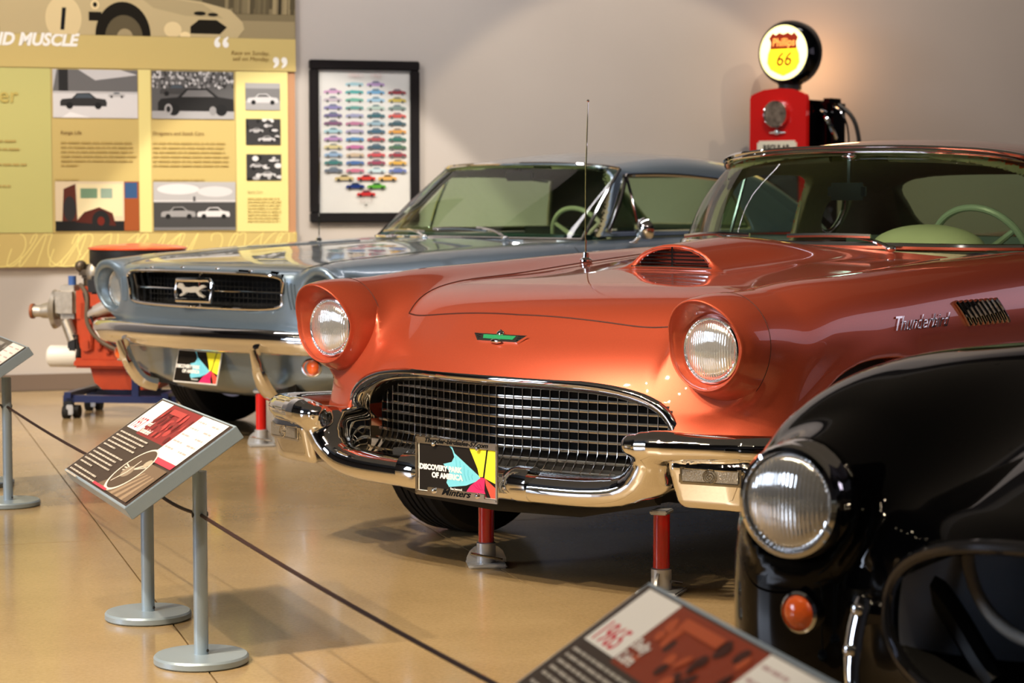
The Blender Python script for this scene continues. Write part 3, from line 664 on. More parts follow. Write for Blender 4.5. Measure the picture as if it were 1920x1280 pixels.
for sx in (-1, 1):
    pl = [(nb[-1][0] * sx, nb[-1][1], nb[-1][2]), (.70 * sx, 2.0, 1.10), (ntp[-1][0] * sx, ntp[-1][1], ntp[-1][2])]
    MB().tube(curve3(pl, 12).tolist(), .016, 8).build('windscreen_pillar', DCHROME, TB)
    MB().tube([(p[0] - .02 * sx, p[1] + .035, p[2]) for p in curve3(pl, 12)], .024, 8).build('door_frame_post', HEADL, TB)
    # side glass, porthole
    a = [(.748 * sx, 2.04, .93), (.748 * sx, 2.60, .93)]; bq = [(.672 * sx, 2.04, 1.185), (.672 * sx, 2.60, 1.185)]; mesh_obj('side_glass', [a[0], a[1], bq[1], bq[0]], [(0, 1, 2, 3)], GREENG, TB, False)
    MB().tube([(.715 * sx, 2.12, .93), (.665 * sx, 2.16, 1.18)], .007, 6).build('vent_window_post', DCHROME, TB)
    ring = [2 * PI * i / 36 for i in range(36)]
    xo = lambda z: float(RW(z))
    MB().tube([(sx * (xo(1.035 + .088 * math.sin(t)) - .012), 2.86 + .09 * math.cos(t), 1.035 + .09 * math.sin(t)) for t in ring], .022, 8, True, ry=.010).build('porthole_ring', CHROME, TB)
    mesh_obj('porthole_glass', [(sx * (xo(1.035 + .088 * math.sin(t)) - .016), 2.86 + .087 * math.cos(t), 1.035 + .087 * math.sin(t)) for t in ring], [tuple(range(36))], GREENG, TB, False)
rg = [[(x, 3.34 - .55 * (z - .93) - .05 - .10 * (x / .55) ** 2 * 1.2, z) for x in (-.56, -.3, 0, .3, .56)] for z in (.935, 1.06, 1.195)]
v, f = patch(rg, 8, 20); mesh_obj('rear_glass', v, f, GREENG, TB)
# wipers
def wiper(parent, pivot, elbow, tips, m=CHROME):
    p = MB(); p.tube(curve3([pivot, elbow[0], elbow[1]], 12).tolist(), .0075, 6, ry=.006); p.sphere(pivot, (.018, .018, .012), n=12); w = p.build('wiper', m, parent)
    MB().tube(curve3(tips, 14).tolist(), .0045, 6, ry=.008).build('wiper_blade', DCHROME, w); return w
wiper(TB, (.37, 1.50, .935), ((.30, 1.53, .955), (.16, 1.52, .977)), [(-.04, 1.508, .972), (.12, 1.508, .976), (.28, 1.52, .974)])
wiper(TB, (-.22, 1.475, .93), ((-.26, 1.50, .95), (-.36, 1.545, .972)), [(-.55, 1.615, .962), (-.38, 1.545, .974), (-.2, 1.515, .972)])
# cowl vent, mirror, steering wheel, dash
MB().box((0, 1.835, 1.195), (.012, .012, .10)).sphere((0, 1.83, 1.245), (.03, .012, .01)).build('mirror_stem', CHROME, TB)
MB().box((0, 1.82, 1.122), (.158, .03, .062), None, .014).build('rear_view_mirror', CHROME, TB)
for sx in (-1, 1):
    MB().tube([(.12 * sx, 1.90, 1.245), (.3 * sx, 1.915, 1.24), (.50 * sx, 1.95, 1.225)], .012, 8, ry=.02).build('sun_visor', HEADL, TB)
MB().lathe([(.17 * math.cos(a), .085 * math.sin(a)) for a in [PI / 2 * i / 10 for i in range(10)]] + [(.001, .085)], Matrix.Translation((.30, 1.86, .925)) @ Matrix.Diagonal((1.25, .8, 1, 1)), 32).build('instrument_hood', CREAM, TB)
MB().box((0, 1.80, .86), (1.36, .24, .12), None, .03).build('dashboard', mat('dark_dash_vinyl', (.05, .045, .03), .5), TB)
SWM = Matrix.Translation((.40, 2.05, .895)) @ Matrix.Rotation(R(-68), 4, 'X')
def steering(parent, M, r, m):
    b = MB(); b.tube([(r * math.cos(t), r * math.sin(t), 0) for t in [2 * PI * i / 48 for i in range(48)]], .0125, 10, True); o = b.build('steering_wheel', m, parent); o.matrix_local = M
    c = MB()
    for a in (90, 215, 325): c.tube([(0, 0, -.01), (r * math.cos(R(a)), r * math.sin(R(a)), 0)], [.014, .010], 8)
    c.build('wheel_spoke', m, o); MB().lathe([(.04, -.02), (.045, 0), (.03, .018), (.001, .022)], None, 20).build('wheel_hub', CHROME, o); MB().cyl((0, 0, -.02), (0, 0, -.32), .02).build('steering_column', DCHROME, o)
steering(TB, SWM, .185, mat('pale_green_plastic', (.38, .44, .36), .3))
MB().box((0, 2.78, .70), (1.30, .16, .50), None, .06).build('bench_backrest', CREAM, TB); MB().box((0, 2.48, .50), (1.30, .5, .16), None, .05).build('bench_seat', CREAM, TB)
# aerial on the far wing
AB = project(tb_body, [(-.58, 1.085, .89)])[0]
MB().lathe([(.022, 0), (.022, .006), (.012, .014), (.011, .03), (.004, .034)], Matrix.Translation(AB), 16).build('aerial_base', CHROME, TB)
MB().tube([(AB[0], AB[1], AB[2] + .03), (AB[0], AB[1], AB[2] + .32), (AB[0] + .005, AB[1] + .004, AB[2] + .545)], [.0026, .0024, .0016], 6).sphere((AB[0] + .005, AB[1] + .004, AB[2] + .547), .0045, n=8).build('aerial_mast', CHROME, TB)
# wheels, floor pan, chassis
def wheel(parent, x, y, r, w, capm=CHROME):
    s_ = 1 if x > 0 else -1; M = Matrix.Translation((x, y, r)) @ Matrix.Rotation(R(90) * s_, 4, 'Y')
    pr = [(r * .62, -w / 2), (r * .80, -w / 2 * 1.08), (r * .95, -w / 2 * .98), (r, -w / 2 * .75)]
    for k in range(-2, 3): pr += [(r, k * w * .13 - w * .045), (r, k * w * .13 + w * .035), (r * .985, k * w * .13 + w * .045), (r * .985, k * w * .13 + w * .08)]
    pr += [(r, w / 2 * .80), (r * .95, w / 2 * .98), (r * .80, w / 2 * 1.08), (r * .62, w / 2)]
    t = MB().lathe(pr, M, 48, False).build('wheel', RUBBER, parent)
    MB().lathe([(r * .63, -w * .45), (r * .60, w * .2), (r * .55, w * .42), (r * .3, w * .38), (r * .22, w * .5), (.001, w * .52)], M, 32).build('hub_cap', capm, t)
for x, y in ((-.69, .62), (.69, .62), (-.69, 3.18), (.69, 3.18)): wheel(TB, x, y, .345, .19)
b = MB(); b.box((0, 2.2, .25), (1.25, 3.7, .06)); b.box((0, .25, .30), (.9, .5, .10)); b.build('floor_pan', MATTE, TB, False)
MB().tube([(-.55, .0, .30), (-.3, -.02, .245), (0, -.03, .235), (.3, -.02, .245), (.55, 0, .30)], .022, 10, ry=.03).build('front_valance', MATTE, TB)

# ------------------------------------------------------------------ stands under the cars
def jack_stand(p, h, yaw, label):
    e = empty('jack_stand', label, 'jack stand', (p[0], p[1], 0), yaw)
    MB().cyl((0, 0, .05), (0, 0, h), .0235, n=28).build('post', REDP, e)
    MB().lathe([(.029, .012), (.029, .070), (.024, .073)], None, 28).build('collar', STEEL, e)
    MB().box((0, 0, .006), (.115, .12, .012), None, .004).build('foot_plate', STEEL, e)
    for sx in (-1, 1):
        MB().prism([(.026 * sx, .012), (.060 * sx, .012), (.059 * sx, .025), (.050 * sx, .045), (.036 * sx, .058), (.027 * sx, .062)], .008, Matrix.Translation((0, -.004, 0))).build('gusset', STEEL, e, False)
    MB().cyl((-.05, -.045, .045), (.045, -.045, .025), .004, n=8).build('pull_pin', DCHROME, e)
    MB().box((0, 0, h + .006), (.07, .05, .012), None, .003).build('saddle', STEEL, e)
    return e
def carpt(root_loc, yaw, q): t = R(yaw); return (root_loc[0] + q[0] * math.cos(t) + q[1] * math.sin(t), root_loc[1] - q[0] * math.sin(t) + q[1] * math.cos(t))
TO = ((-.02, 6.1135), 40.96)
jack_stand(carpt(*TO, (-.20, .143)), .225, .1, 'red post stand with silver foot under the coral car, behind its licence plate')
jack_stand(carpt(*TO, (.465, .132)), .225, 1.2, 'red post stand with silver foot under the coral car, behind the foreground placard')

# ------------------------------------------------------------------ car two: the slate blue hardtop
MO = ((-1.344, 9.527), 41.75)
MU = car_root('hardtop_car', 'slate blue metallic hardtop with dark open grille, standing behind the coral car', MO[0], MO[1])
MZ = spl([(-.3, .45), (-.13, .66), (-.10, .745), (-.07, .782), (-.02, .802), (.05, .815), (.3, .835), (.8, .86), (1.3, .876), (1.7, .888), (2.4, .90), (3.3, .90), (4.2, .87)])
MWS = spl([(0, .76), (.2, .80), (.35, .828), (.5, .848), (.62, .857), (.72, .852), (.80, .82), (.9, .76)])
def mu_body(x, y, z):
    x = np.abs(x); bow = .05 * (x / .6) ** 4 * (1 - ss(.1, .9, y)); yp = y - bow; zt = MZ(yp); sl = MZ(yp, True)
    crown = -.018 * (x / .7) ** 2 + .014 * np.exp(-((x - .70) / .10) ** 2) + .008 * np.exp(-(x / .3) ** 2) * ss(.1, .6, y)
    top = (z - zt - crown) / np.sqrt(1 + sl ** 2)
    side = x - MWS(z) - .006 + .010 * (1 - ss(-.1, .5, y)) - .012 * np.exp(-((z - .70) / .02) ** 2) * ss(.3, .6, y)
    for wy in (.66, 3.40):
        d = np.sqrt((y - wy) ** 2 + (z - .27) ** 2) - .38; side = side - .012 * np.exp(-(d / .05) ** 2)
    b = smax(top, side, .07)
    front = (-.085 + .05 * (x / .6) ** 4 + .25 * np.maximum(.76 - z, 0) * .35) - y; b = smax(b, front, .035)
    b = smax(b, (.46 - .2 * ss(-.0, .25, y)) - z, .02); b = smax(b, y - 4.25, .08)
    # headlamp bucket front stands proud at the wings
    tube = np.sqrt((x - .725) ** 2 * .95 + (z - .675) ** 2 * .80) - .118; tube = smax(tube, -.035 + .22 * (.80 - z) - y, .02); tube = smax(tube, y - .7, .1); b = smin(b, tube, .05)
    hp = np.sqrt((x - .722) ** 2 + (z - .67) ** 2) - .095; b = smax(b, -np.maximum(hp, y - .11), .012)
    # grille mouth with slanted ends
    g = (np.abs((x) / (.52 + .12 * (z - .69))) ** 8 + np.abs((z - .688) / .079) ** 6 + 1e-9) ** .14 - 1; b = smax(b, -np.maximum(g * .12, y - .12), .008)
    # three gills between lamp and grille
    for k in range(3):
        q = rbox(x, y, z, (.548 + 0, -.03, .665 + 0), (.004, .03, .05), .004) if False else None
    for wy in (.66, 3.40):
        q = (np.abs((y - wy) / .375) ** 2.6 + np.abs((z - .25) / .385) ** 2.6 + 1e-9) ** .385 - 1; b = smax(b, -np.maximum(q * .35, .50 - x), .01)
    ck = np.maximum.reduce([1.66 + .30 * x ** 2 - y, y - 3.35, x - .68, .5 - z]); b = smax(b, -ck, .02)
    return b
P, Q, N = sdf_mesh(mu_body, (0, -.18, .2), (.92, 4.35, .96), .016)
split(P, Q, N, [
    ('hood', SLATE, lambda c, n: (np.abs(c[:, 0]) < .60) & (c[:, 1] < 1.52) & (n[:, 2] > .15) & (c[:, 2] > .765)),
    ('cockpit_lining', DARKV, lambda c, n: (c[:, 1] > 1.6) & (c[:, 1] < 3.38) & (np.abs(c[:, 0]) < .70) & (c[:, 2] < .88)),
    ('grille_cavity', MATTE, lambda c, n: (c[:, 1] > -.025) & (c[:, 1] < .2) & (np.abs(c[:, 0]) < .53) & (c[:, 2] < .764) & (c[:, 2] > .60) & (n[:, 2] < .3 + 9 * (c[:, 2] < .68))),
    ('wheel_well', MATTE, lambda c, n: (c[:, 2] < .62) & (np.abs(c[:, 0]) < .79) & (c[:, 1] > .2)),
    ('door', SLATE, lambda c, n: (c[:, 0] > 0) & (c[:, 1] > 1.62) & (c[:, 1] < 2.75) & (np.abs(c[:, 0]) > .69)),
    ('door', SLATE, lambda c, n: (c[:, 0] < 0) & (c[:, 1] > 1.62) & (c[:, 1] < 2.75) & (np.abs(c[:, 0]) > .69)),
    ('body_shell', SLATE, lambda c, n: np.ones(len(c), bool))], MU)
for sx in (-1, 1):
    seam(mu_body, [(.60 * sx, -.02, .80), (.60 * sx, .2, .84), (.60 * sx, .8, .87), (.59 * sx, 1.5, .89)], 'hood_gap', SEAMG, MU, .003)
    seam(mu_body, [(.80 * sx, 1.60, .89), (.85 * sx, 1.60, .75), (.85 * sx, 1.61, .5)], 'door_gap', SEAMG, MU, .003)
    M = Matrix.Translation((.722 * sx, .065, .67)) @ Matrix.Rotation(R(90), 4, 'X')
    MB().lathe([(.082, -.02), (.083, .006), (.088, .014), (.094, .010), (.097, -.002), (.097, -.03)], M, 44, False).build('headlamp_ring', CHROME, MU)
    o = MB().lathe([(.084 * math.cos(a), .004 + .022 * math.sin(a)) for a in [PI / 2 * i / 8 for i in range(8)]] + [(.001, .026)], None, 36).build('headlamp_lens', LENS, MU); o.matrix_local = M
    for k in range(3):
        q = project(mu_body, curve3([((.552 + .020 * k) * sx, -.06, .735 - .004 * k), ((.553 + .020 * k) * sx, -.04, .67), ((.562 + .018 * k) * sx, -.03, .618)], 10), .001)
        MB().tube(q.tolist(), .0045, 6).build('gill', SLATE, MU)
# leading edge strip with four studs
for x in (-.34, -.12, .12, .34):
    q = project(mu_body, [(x, -.07, .79)])[0]; MB().sphere(tuple(q), (.016, .008, .006), n=10).build('hood_stud', CHROME, MU)
def mgr(a): c, s_ = math.cos(a), math.sin(a); k = (abs(c) ** 8 + abs(s_) ** 6) ** -.14; z = .688 + .079 * s_ * k; x = (.52 + .12 * (z - .69)) * c * k; return x, -.083 + .05 * (x / .6) ** 4 + .09 * (.76 - z), z
MB().tube([mgr(2 * PI * i / 90) for i in range(90)], .007, 7, True).build('grille_surround', CHROME, MU)
mg = MU.children[-1]
MB().tube([(x, -.055 + .05 * (x / .6) ** 2, .686) for x in np.linspace(-.50, .50, 20)], .0055, 6, ry=.004).build('grille_bar', CHROME, mg)
MB().tube([(.0, -.06, .765), (.0, -.07, .72), (.0, -.065, .612)], .004, 6).build('grille_upright', CHROME, mg)
for sx in (-1, 1):
    for k in range(3): MB().tube([(sx * (.505 - .008 * k), -.03 + .03 * k, .745), (sx * (.495 - .008 * k), -.02 + .03 * k, .68), (sx * (.488 - .008 * k), -.02 + .03 * k, .62)], .008, 6).build('grille_end_trim', DCHROME, mg)
mesh_b = MB()
for k in range(36): x = -.49 + k * .028; mesh_b.tube([(x, .0 + .05 * (x / .6) ** 2, .615), (x, .0 + .05 * (x / .6) ** 2, .76)], .0018, 4)
for k in range(6): mesh_b.tube([(x, .002 + .05 * (x / .6) ** 2, .63 + k * .024) for x in np.linspace(-.49, .49, 10)], .0018, 4)
mesh_b.build('grille_mesh', MATTE, mg)['kind'] = 'stuff'
# emblem corral: open frame with a running horse
cor = [(-.115, .042), (.105, .048), (.125, .03), (.112, -.046), (-.095, -.046), (-.125, -.02)]
MB().tube([(p[0], -.098 - .02 * (abs(p[0]) < .1), .686 + p[1]) for p in cor], .011, 8, True).build('emblem_frame', CHROME, mg)
horse = [(-.10, .012), (-.082, .030), (-.066, .028), (-.052, .014), (-.02, .012), (.02, .018), (.045, .014), (.075, .026), (.098, .018), (.07, .008), (.052, -.002), (.062, -.014), (.088, -.024), (.082, -.030), (.052, -.022), (.034, -.008), (.0, -.010), (-.03, -.008), (-.048, -.020), (-.074, -.028), (-.078, -.022), (-.056, -.012), (-.062, .002), (-.078, .008)]
MB().prism([(p[0] * 1.0, p[1]) for p in horse], .012, Matrix.Translation((0, -.118, .686))).build('emblem_horse', mat('bright_pot_metal', (.8, .76, .68), .35, .6), mg, False)
# bumper, valance
def mu_bump(x, y, z):
    x = np.abs(x); p = [((0, -.150, .492), .040), ((.3, -.142, .492), .040), ((.55, -.112, .493), .040), ((.74, -.05, .49), .036), ((.83, .02, .492), .034), ((.865, .12, .49), .032), ((.87, .30, .488), .028)]
    b = cap_path(x, y, z, p, 1.3); b = smin(b, cap_path(x, y, z, [((0, -.122, .452), .030), ((.3, -.114, .452), .030), ((.55, -.088, .453), .030), ((.74, -.03, .455), .028), ((.83, .04, .458), .024)]), .02); return b
P, Q, N = sdf_mesh(mu_bump, (0, -.22, .40), (.88, .36, .56), .010)
BU = split(P, Q, N, [('bumper', CHROME, lambda c, n: np.ones(len(c), bool))], MU)['bumper']
net = []
for z, yo in ((.47, -.085), (.40, -.060), (.32, -.035), (.25, .01), (.21, .10)): net.append([(x, yo + .10 * (abs(x) / .6) ** 2.2, z + (.05 * (abs(x) / .75) ** 3 if z < .3 else 0)) for x in (-.83, -.6, -.4, -.2, 0, .2, .4, .6, .83)])
v, f = patch(net, 16, 50); o = mesh_obj('valance', v, f, SLATE, MU); md = o.modifiers.new('s', 'SOLIDIFY'); md.thickness = .006
for sx in (-1, 1):
    pts = curve3([(.455 * sx, -.150, .452), (.452 * sx, -.135, .40), (.445 * sx, -.10, .32), (.43 * sx, -.045, .255), (.40 * sx, .01, .235)], 14)
    MB().tube(pts.tolist(), [.018, .020, .023, .026, .029, .032, .035, .038, .040, .042, .042, .040, .036, .030], 10, ry=.03).build('bumper_guard', CHROME, BU)
    MB().tube([(.66 * sx + .036 * math.cos(t), -.005 + .05 * sx * 0 + .02 * math.cos(t) * sx, .372 + .036 * math.sin(t)) for t in [2 * PI * i / 24 for i in range(24)]], .006, 6, True).build('turn_signal_ring', CHROME, MU)
    MB().sphere((.66 * sx, .0, .372), (.034, .02, .034)).build('turn_signal_lens', AMBER, MU)
plate(MU, Matrix.Translation((0, -.085, .344)) @ Matrix.Rotation(R(-14), 4, 'X'))
# roof
MRZ = spl([(1.9, 1.25), (2.15, 1.288), (2.5, 1.325), (2.9, 1.332), (3.3, 1.285), (3.7, 1.15)])
MRW = spl([(.85, .735), (.95, .72), (1.1, .66), (1.2, .615), (1.3, .56)])
MHD = spl([(0, 2.06), (.3, 2.075), (.5, 2.11), (.62, 2.17), (.75, 2.28)])
def mrf(x, y, z):
    x = np.abs(x); o = smax(z - (MRZ(y) - .05 * (x / .6) ** 2.2), (x - MRW(z)) * .95, .07); return smax(o, (y - (3.95 - 1.25 * (z - .90))) * .62, .12)
def mu_roof(x, y, z):
    x = np.abs(x); o = mrf(x, y, z); sh = np.maximum(o, -(o + T_))
    sh = smax(sh, MHD(x) - 1.12 * (1.26 - z) * (z < 1.26) - y, .006)      # rake of the pillars follows the glass
    sh = smax(sh, .90 - z, .004)
    inn = (x - MRW(z) + .055); wsf = np.maximum(inn, (y - (MHD(x) + .04 - 1.12 * (1.235 - z)))); wsf = np.maximum(wsf, z - 1.235); sh = smax(sh, -wsf, .006)
    # side glass opening
    q = np.maximum.reduce([1.205 - .03 - 0 * y - z]) if False else None
    q = np.maximum.reduce([z - (1.205 - .05 * np.maximum(y - 2.6, 0)), .93 - z, (2.13 - 1.0 * (z - .93) * -1) * 0 + (1.90 + 1.05 * (z - .93)) - y, y - (3.12 - .35 * (z - .93)), .4 - x]); sh = smax(sh, -q, .02)
    q = np.maximum.reduce([x - (.55 - .2 * (z - .95)), z - 1.20, .94 - z, 3.2 - y]); sh = smax(sh, -q, .02)
    return sh
P, Q, N = sdf_mesh(mu_roof, (0, 1.6, .86), (.80, 4.0, 1.37), .0105)
split(P, Q, N, [('headliner', HEADL, lambda c, n: mrf(c[:, 0], c[:, 1], c[:, 2]) < -.007), ('roof', SLATE, lambda c, n: np.ones(len(c), bool))], MU)
nb = [(0, 1.60, .888), (.3, 1.615, .888), (.52, 1.655, .887), (.66, 1.71, .886), (.705, 1.745, .885)]
ntp = [(0, 2.055, 1.262), (.28, 2.065, 1.26), (.46, 2.09, 1.252), (.565, 2.13, 1.242), (.60, 2.165, 1.234)]
net = []
for t in (0, .33, .66, 1):
    half = [wspt(a, b, t) for a, b in zip(nb, ntp)]; half = [(p[0], p[1] - .02 * math.sin(PI * t), p[2] + .008 * math.sin(PI * t)) for p in half]; net.append(full(half))
v, f = patch(net, 20, 60); mesh_obj('windscreen', v, f, GREENG, MU)
MB().tube([(p[0], p[1] - .012, p[2] + .004) for p in curve3(full(ntp), 50)], .010, 8).build('windscreen_top_trim', CHROME, MU)
MB().tube([(p[0], p[1] - .012, p[2]) for p in curve3(full(nb), 50)], .012, 8).build('windscreen_base_trim', CHROME, MU)
for sx in (-1, 1):
    MB().tube([(nb[-1][0] * sx, nb[-1][1] - .008, nb[-1][2]), ((nb[-1][0] + ntp[-1][0]) / 2 * sx, 1.945, 1.068), (ntp[-1][0] * sx, ntp[-1][1] - .008, ntp[-1][2])], .010, 8).build('windscreen_side_trim', CHROME, MU)
    xs = lambda z: float(MRW(z)) * sx
    top_ = [(xs(1.205), 2.20, 1.205), (xs(1.205) , 2.6, 1.207), (xs(1.18), 3.02, 1.18)]
    fr = curve3([(xs(.93), 1.92, .93), (xs(1.07), 2.07, 1.07), (xs(1.19), 2.18, 1.19)], 8).tolist()
    MB().tube(fr + curve3(top_, 12).tolist(), .010, 6).build('window_trim', CHROME, MU)
    MB().tube([(xs(.91), 2.16, .91), (xs(1.06), 2.17, 1.06), (xs(1.195), 2.19, 1.195)], .009, 6).build('vent_window_post', CHROME, MU)
    MB().tube([(xs(.925), 1.93, .925), (xs(.925), 2.16, .925)], .008, 6).build('vent_window_sill', CHROME, MU)
    mesh_obj('side_glass', [(xs(.92) * .985, 1.95, .92), (xs(.92) * .985, 3.12, .92), (xs(1.2) * .985, 3.02, 1.2), (xs(1.2) * .985, 2.21, 1.2)], [(0, 1, 2, 3)], GREENG, MU, False)
    # door mirror
    if sx > 0:
        e = MB().cyl((.80, 2.02, .875), (.84, 2.04, .91), .008).sphere((.80, 2.02, .873), (.022, .03, .008)).build('door_mirror', CHROME, MU)
        M = Matrix.Translation((.85, 2.045, .937)) @ Matrix.Rotation(R(100), 4, 'X')
        MB().lathe([(.052, -.006), (.058, 0), (.052, .018), (.035, .034), (.001, .042)], M, 32).build('mirror_head', CHROME, e)
rg = [[(x, 3.95 - 1.25 * (z - .9) - .03 - .10 * (x / .55) ** 2, z) for x in (-.56, -.3, 0, .3, .56)] for z in (.94, 1.07, 1.2)]
v, f = patch(rg, 8, 20); mesh_obj('rear_glass', v, f, GREENG, MU)
wiper(MU, (-.18, 1.555, .895), ((-.24, 1.57, .915), (-.34, 1.60, .93)), [(-.58, 1.665, .915), (-.40, 1.62, .925), (-.22, 1.60, .92)])
wiper(MU, (.36, 1.565, .895), ((.28, 1.585, .925), (.14, 1.60, .945)), [(-.16, 1.60, .935), (.02, 1.60, .94), (.20, 1.605, .93)])
MB().box((0, 1.80, .885), (1.3, .26, .05), None, .02).box((-.0, 1.98, .80), (1.3, .1, .2), None, .03).build('dashboard', mat('teal_dash_vinyl', (.01, .04, .035), .5), MU)
MB().box((-.02, 2.10, 1.205), (.20, .025, .055), None, .012).box((-.02, 2.10, 1.24), (.012, .012, .06)).build('rear_view_mirror', BLACK, MU)
steering(MU, Matrix.Translation((.37, 2.14, .87)) @ Matrix.Rotation(R(-66), 4, 'X'), .185, mat('pale_lime_plastic', (.50, .52, .36), .35))
for sx in (-1, 1): MB().box((.33 * sx, 2.75, .68), (.52, .14, .50), None, .05).box((.33 * sx, 2.5, .48), (.52, .45, .14), None, .04).build('front_seat', DARKV, MU)
for x, y in ((-.69, .66), (.69, .66), (-.69, 3.40), (.69, 3.40)): wheel(MU, x, y, .315, .18)
b = MB(); b.box((0, 2.2, .27), (1.2, 3.8, .06)); b.box((0, .3, .34), (1.0, .5, .2)); b.build('floor_pan', MATTE, MU, False)
q = project(mu_body, [(-.72, 1.33, .88)])[0]
MB().lathe([(.018, 0), (.015, .012), (.005, .02)], Matrix.Translation(q), 14).build('aerial_base', CHROME, MU)
MB().tube([(q[0], q[1], q[2]), (q[0] + .01, q[1] + .01, q[2] + .74)], [.0028, .0018], 6).build('aerial_mast', CHROME, MU)
jack_stand(carpt(*MO, (.259, .06)), .235, .2, 'red post stand with silver foot under the slate blue car')

# ------------------------------------------------------------------ car three: the black roadster nose in the foreground
CO = ((.887, 3.206), 41.0)
CB = car_root('roadster_car', 'gloss black open roadster with wide oval nose opening, in the right foreground', CO[0], CO[1])
CZ = spl([(-.22, .40), (-.18, .51), (-.12, .585), (-.06, .615), (0, .635), (.2, .69), (.5, .74), (1.0, .79), (1.5, .82), (2.0, .80), (3.2, .74)])
def ell(x, y, z, c, r, p=2.2): return ((np.abs((x - c[0]) / r[0]) ** p + np.abs((y - c[1]) / r[1]) ** p + np.abs((z - c[2]) / r[2]) ** p + 1e-9) ** (1 / p) - 1) * min(r) * .9
def cb_body(x, y, z):
    x = np.abs(x)
    bow = .36 * (x / .55) ** 2.2 * (1 - ss(.1, .9, y)); yp = y - bow; zt = CZ(yp); sl = CZ(yp, True); top = (z - zt + .10 * (x / .6) ** 2.5) / np.sqrt(1 + sl ** 2)
    side = x - (.70 + .02 * ss(.3, 2, y)); low = (.24 + .10 * (1 - ss(-.3, .3, y))) - z
    b = smax(smax(top, side, .2), low, .12); b = smax(b, -.15 + .38 * (x / .55) ** 2.2 + 1.05 * (z - .43) ** 2 - y, .08)
    b = smax(b, y - 3.2, .3)
    wing = ell(x, y, z, (.575, .80, .42), (.245, .795, .40), 2.8); b = smin(b, wing, .10)
    rear = ell(x, y, z, (.60, 2.75, .45), (.26, .72, .42), 2.4); b = smin(b, rear, .14)
    lamp_ = np.sqrt((x - .55) ** 2 + (z - .60) ** 2) - .098; lamp_ = smax(lamp_, .04 - y, .01); lamp_ = smax(lamp_, y - .4, .1); b = smin(b, lamp_, .05)
    mo = (np.abs(x / .345) ** 2.5 + np.abs((z - .445) / .128) ** 2.3 + 1e-9) ** .42 - 1; b = smax(b, -np.maximum(mo * .14, y - .34), .015)
    for wy in (.72, 2.95):
        q = np.sqrt((y - wy) ** 2 + (z - .30) ** 2) - .355; b = smax(b, -np.maximum(q, .46 - x), .012)
    ck = np.maximum.reduce([1.45 - y, y - 2.35, x - .55, .4 - z]); b = smax(b, -ck, .04)
    return b
P, Q, N = sdf_mesh(cb_body, (0, -.42, .16), (.90, 3.5, .92), .0135)
split(P, Q, N, [
    ('nose_duct', MATTE, lambda c, n: (c[:, 1] < .4) & (c[:, 1] > -.22) & (np.abs(c[:, 0]) < .40) & (np.abs(c[:, 2] - .435) < .14) & (((c[:, 0] * n[:, 0] + (c[:, 2] - .435) * n[:, 2]) < 0) | (n[:, 1] < -.9))),
    ('wheel_well', MATTE, lambda c, n: (c[:, 2] < .64) & (np.abs(c[:, 0]) < .78) & (np.abs(c[:, 0]) > .42) & (np.abs(c[:, 1] - .72) < .36) & (n[:, 2] < .3)),
    ('hood', JET, lambda c, n: (np.abs(c[:, 0]) < .36) & (c[:, 1] > .12) & (c[:, 1] < 1.3) & (n[:, 2] > .3)),
    ('body_shell', JET, lambda c, n: np.ones(len(c), bool))], CB)
def nosey(x, z):
    ys = np.linspace(-.45, .3, 400); v = cb_body(np.full(400, x), ys, np.full(400, z)); return float(ys[np.argmax(v < 0)])
ra = []
for i in range(72):
    a = 2 * PI * i / 72; c, s_ = math.cos(a), math.sin(a); k = (abs(c) ** 2.5 + abs(s_) ** 2.3) ** -.42; x, z = .356 * c * k, .445 + .139 * s_ * k; ra.append([x, nosey(x, z), z])
ra = np.array(ra)
for _ in range(6): ra[:, 1] = (np.roll(ra[:, 1], 1) + ra[:, 1] + np.roll(ra[:, 1], -1)) / 3
MB().tube(ra.tolist(), .012, 10, True).build('nose_ring', mat('black_chrome', (.10, .10, .11), .08, .9), CB)
for sx in (-1, 1):
    M = Matrix.Translation((.55 * sx, .0, .60)) @ Matrix.Rotation(R(90), 4, 'X') @ Matrix.Rotation(R(-3 * sx), 4, 'Y')
    MB().lathe([(.098, -.07), (.103, -.045), (.1035, -.03), (.100, -.012), (.0975, .0), (.0985, .006), (.094, .016), (.086, .019), (.082, .008), (.082, -.02)], M, 48, False).build('headlamp_rim', CHROME, CB)
    o = MB().lathe([(.083 * math.cos(a), .006 + .030 * math.sin(a)) for a in [PI / 2 * i / 8 for i in range(8)]] + [(.001, .036)], None, 40).build('headlamp_lens', LENS, CB); o.matrix_local = M
    yy = nosey(.53, .415) if True else 0
    M = Matrix.Translation((.53 * sx, yy - .004, .415)) @ Matrix.Rotation(R(90), 4, 'X')
    MB().lathe([(.036, -.02), (.0375, .0), (.036, .012), (.031, .016), (.030, .010), (.030, -.01)], M, 32, False).build('turn_signal_rim', CHROME, CB)
    MB().lathe([(.0305, .008), (.028, .016), (.018, .024), (.001, .027)], M, 32).build('turn_signal_lens', AMBER, CB)
    # upright chrome bracket with its two bolts
    bx = .355 * sx; pts = curve3([(bx, -.085, .472), (bx + .004 * sx, -.10, .43), (bx + .002 * sx, -.115, .38), (bx - .01 * sx, -.13, .33), (bx - .03 * sx, -.13, .27)], 14)
    br = MB().tube(pts.tolist(), [.012, .016, .017, .0175, .017, .017, .016, .014, .013, .012, .011, .010, .009, .008], 10, ry=.010).build('nudge_bracket', CHROME, CB)
    for q in (pts[1], pts[5]): MB().sphere((q[0], q[1] - .014, q[2]), (.010, .006, .010), n=10).build('bolt', CHROME, br)
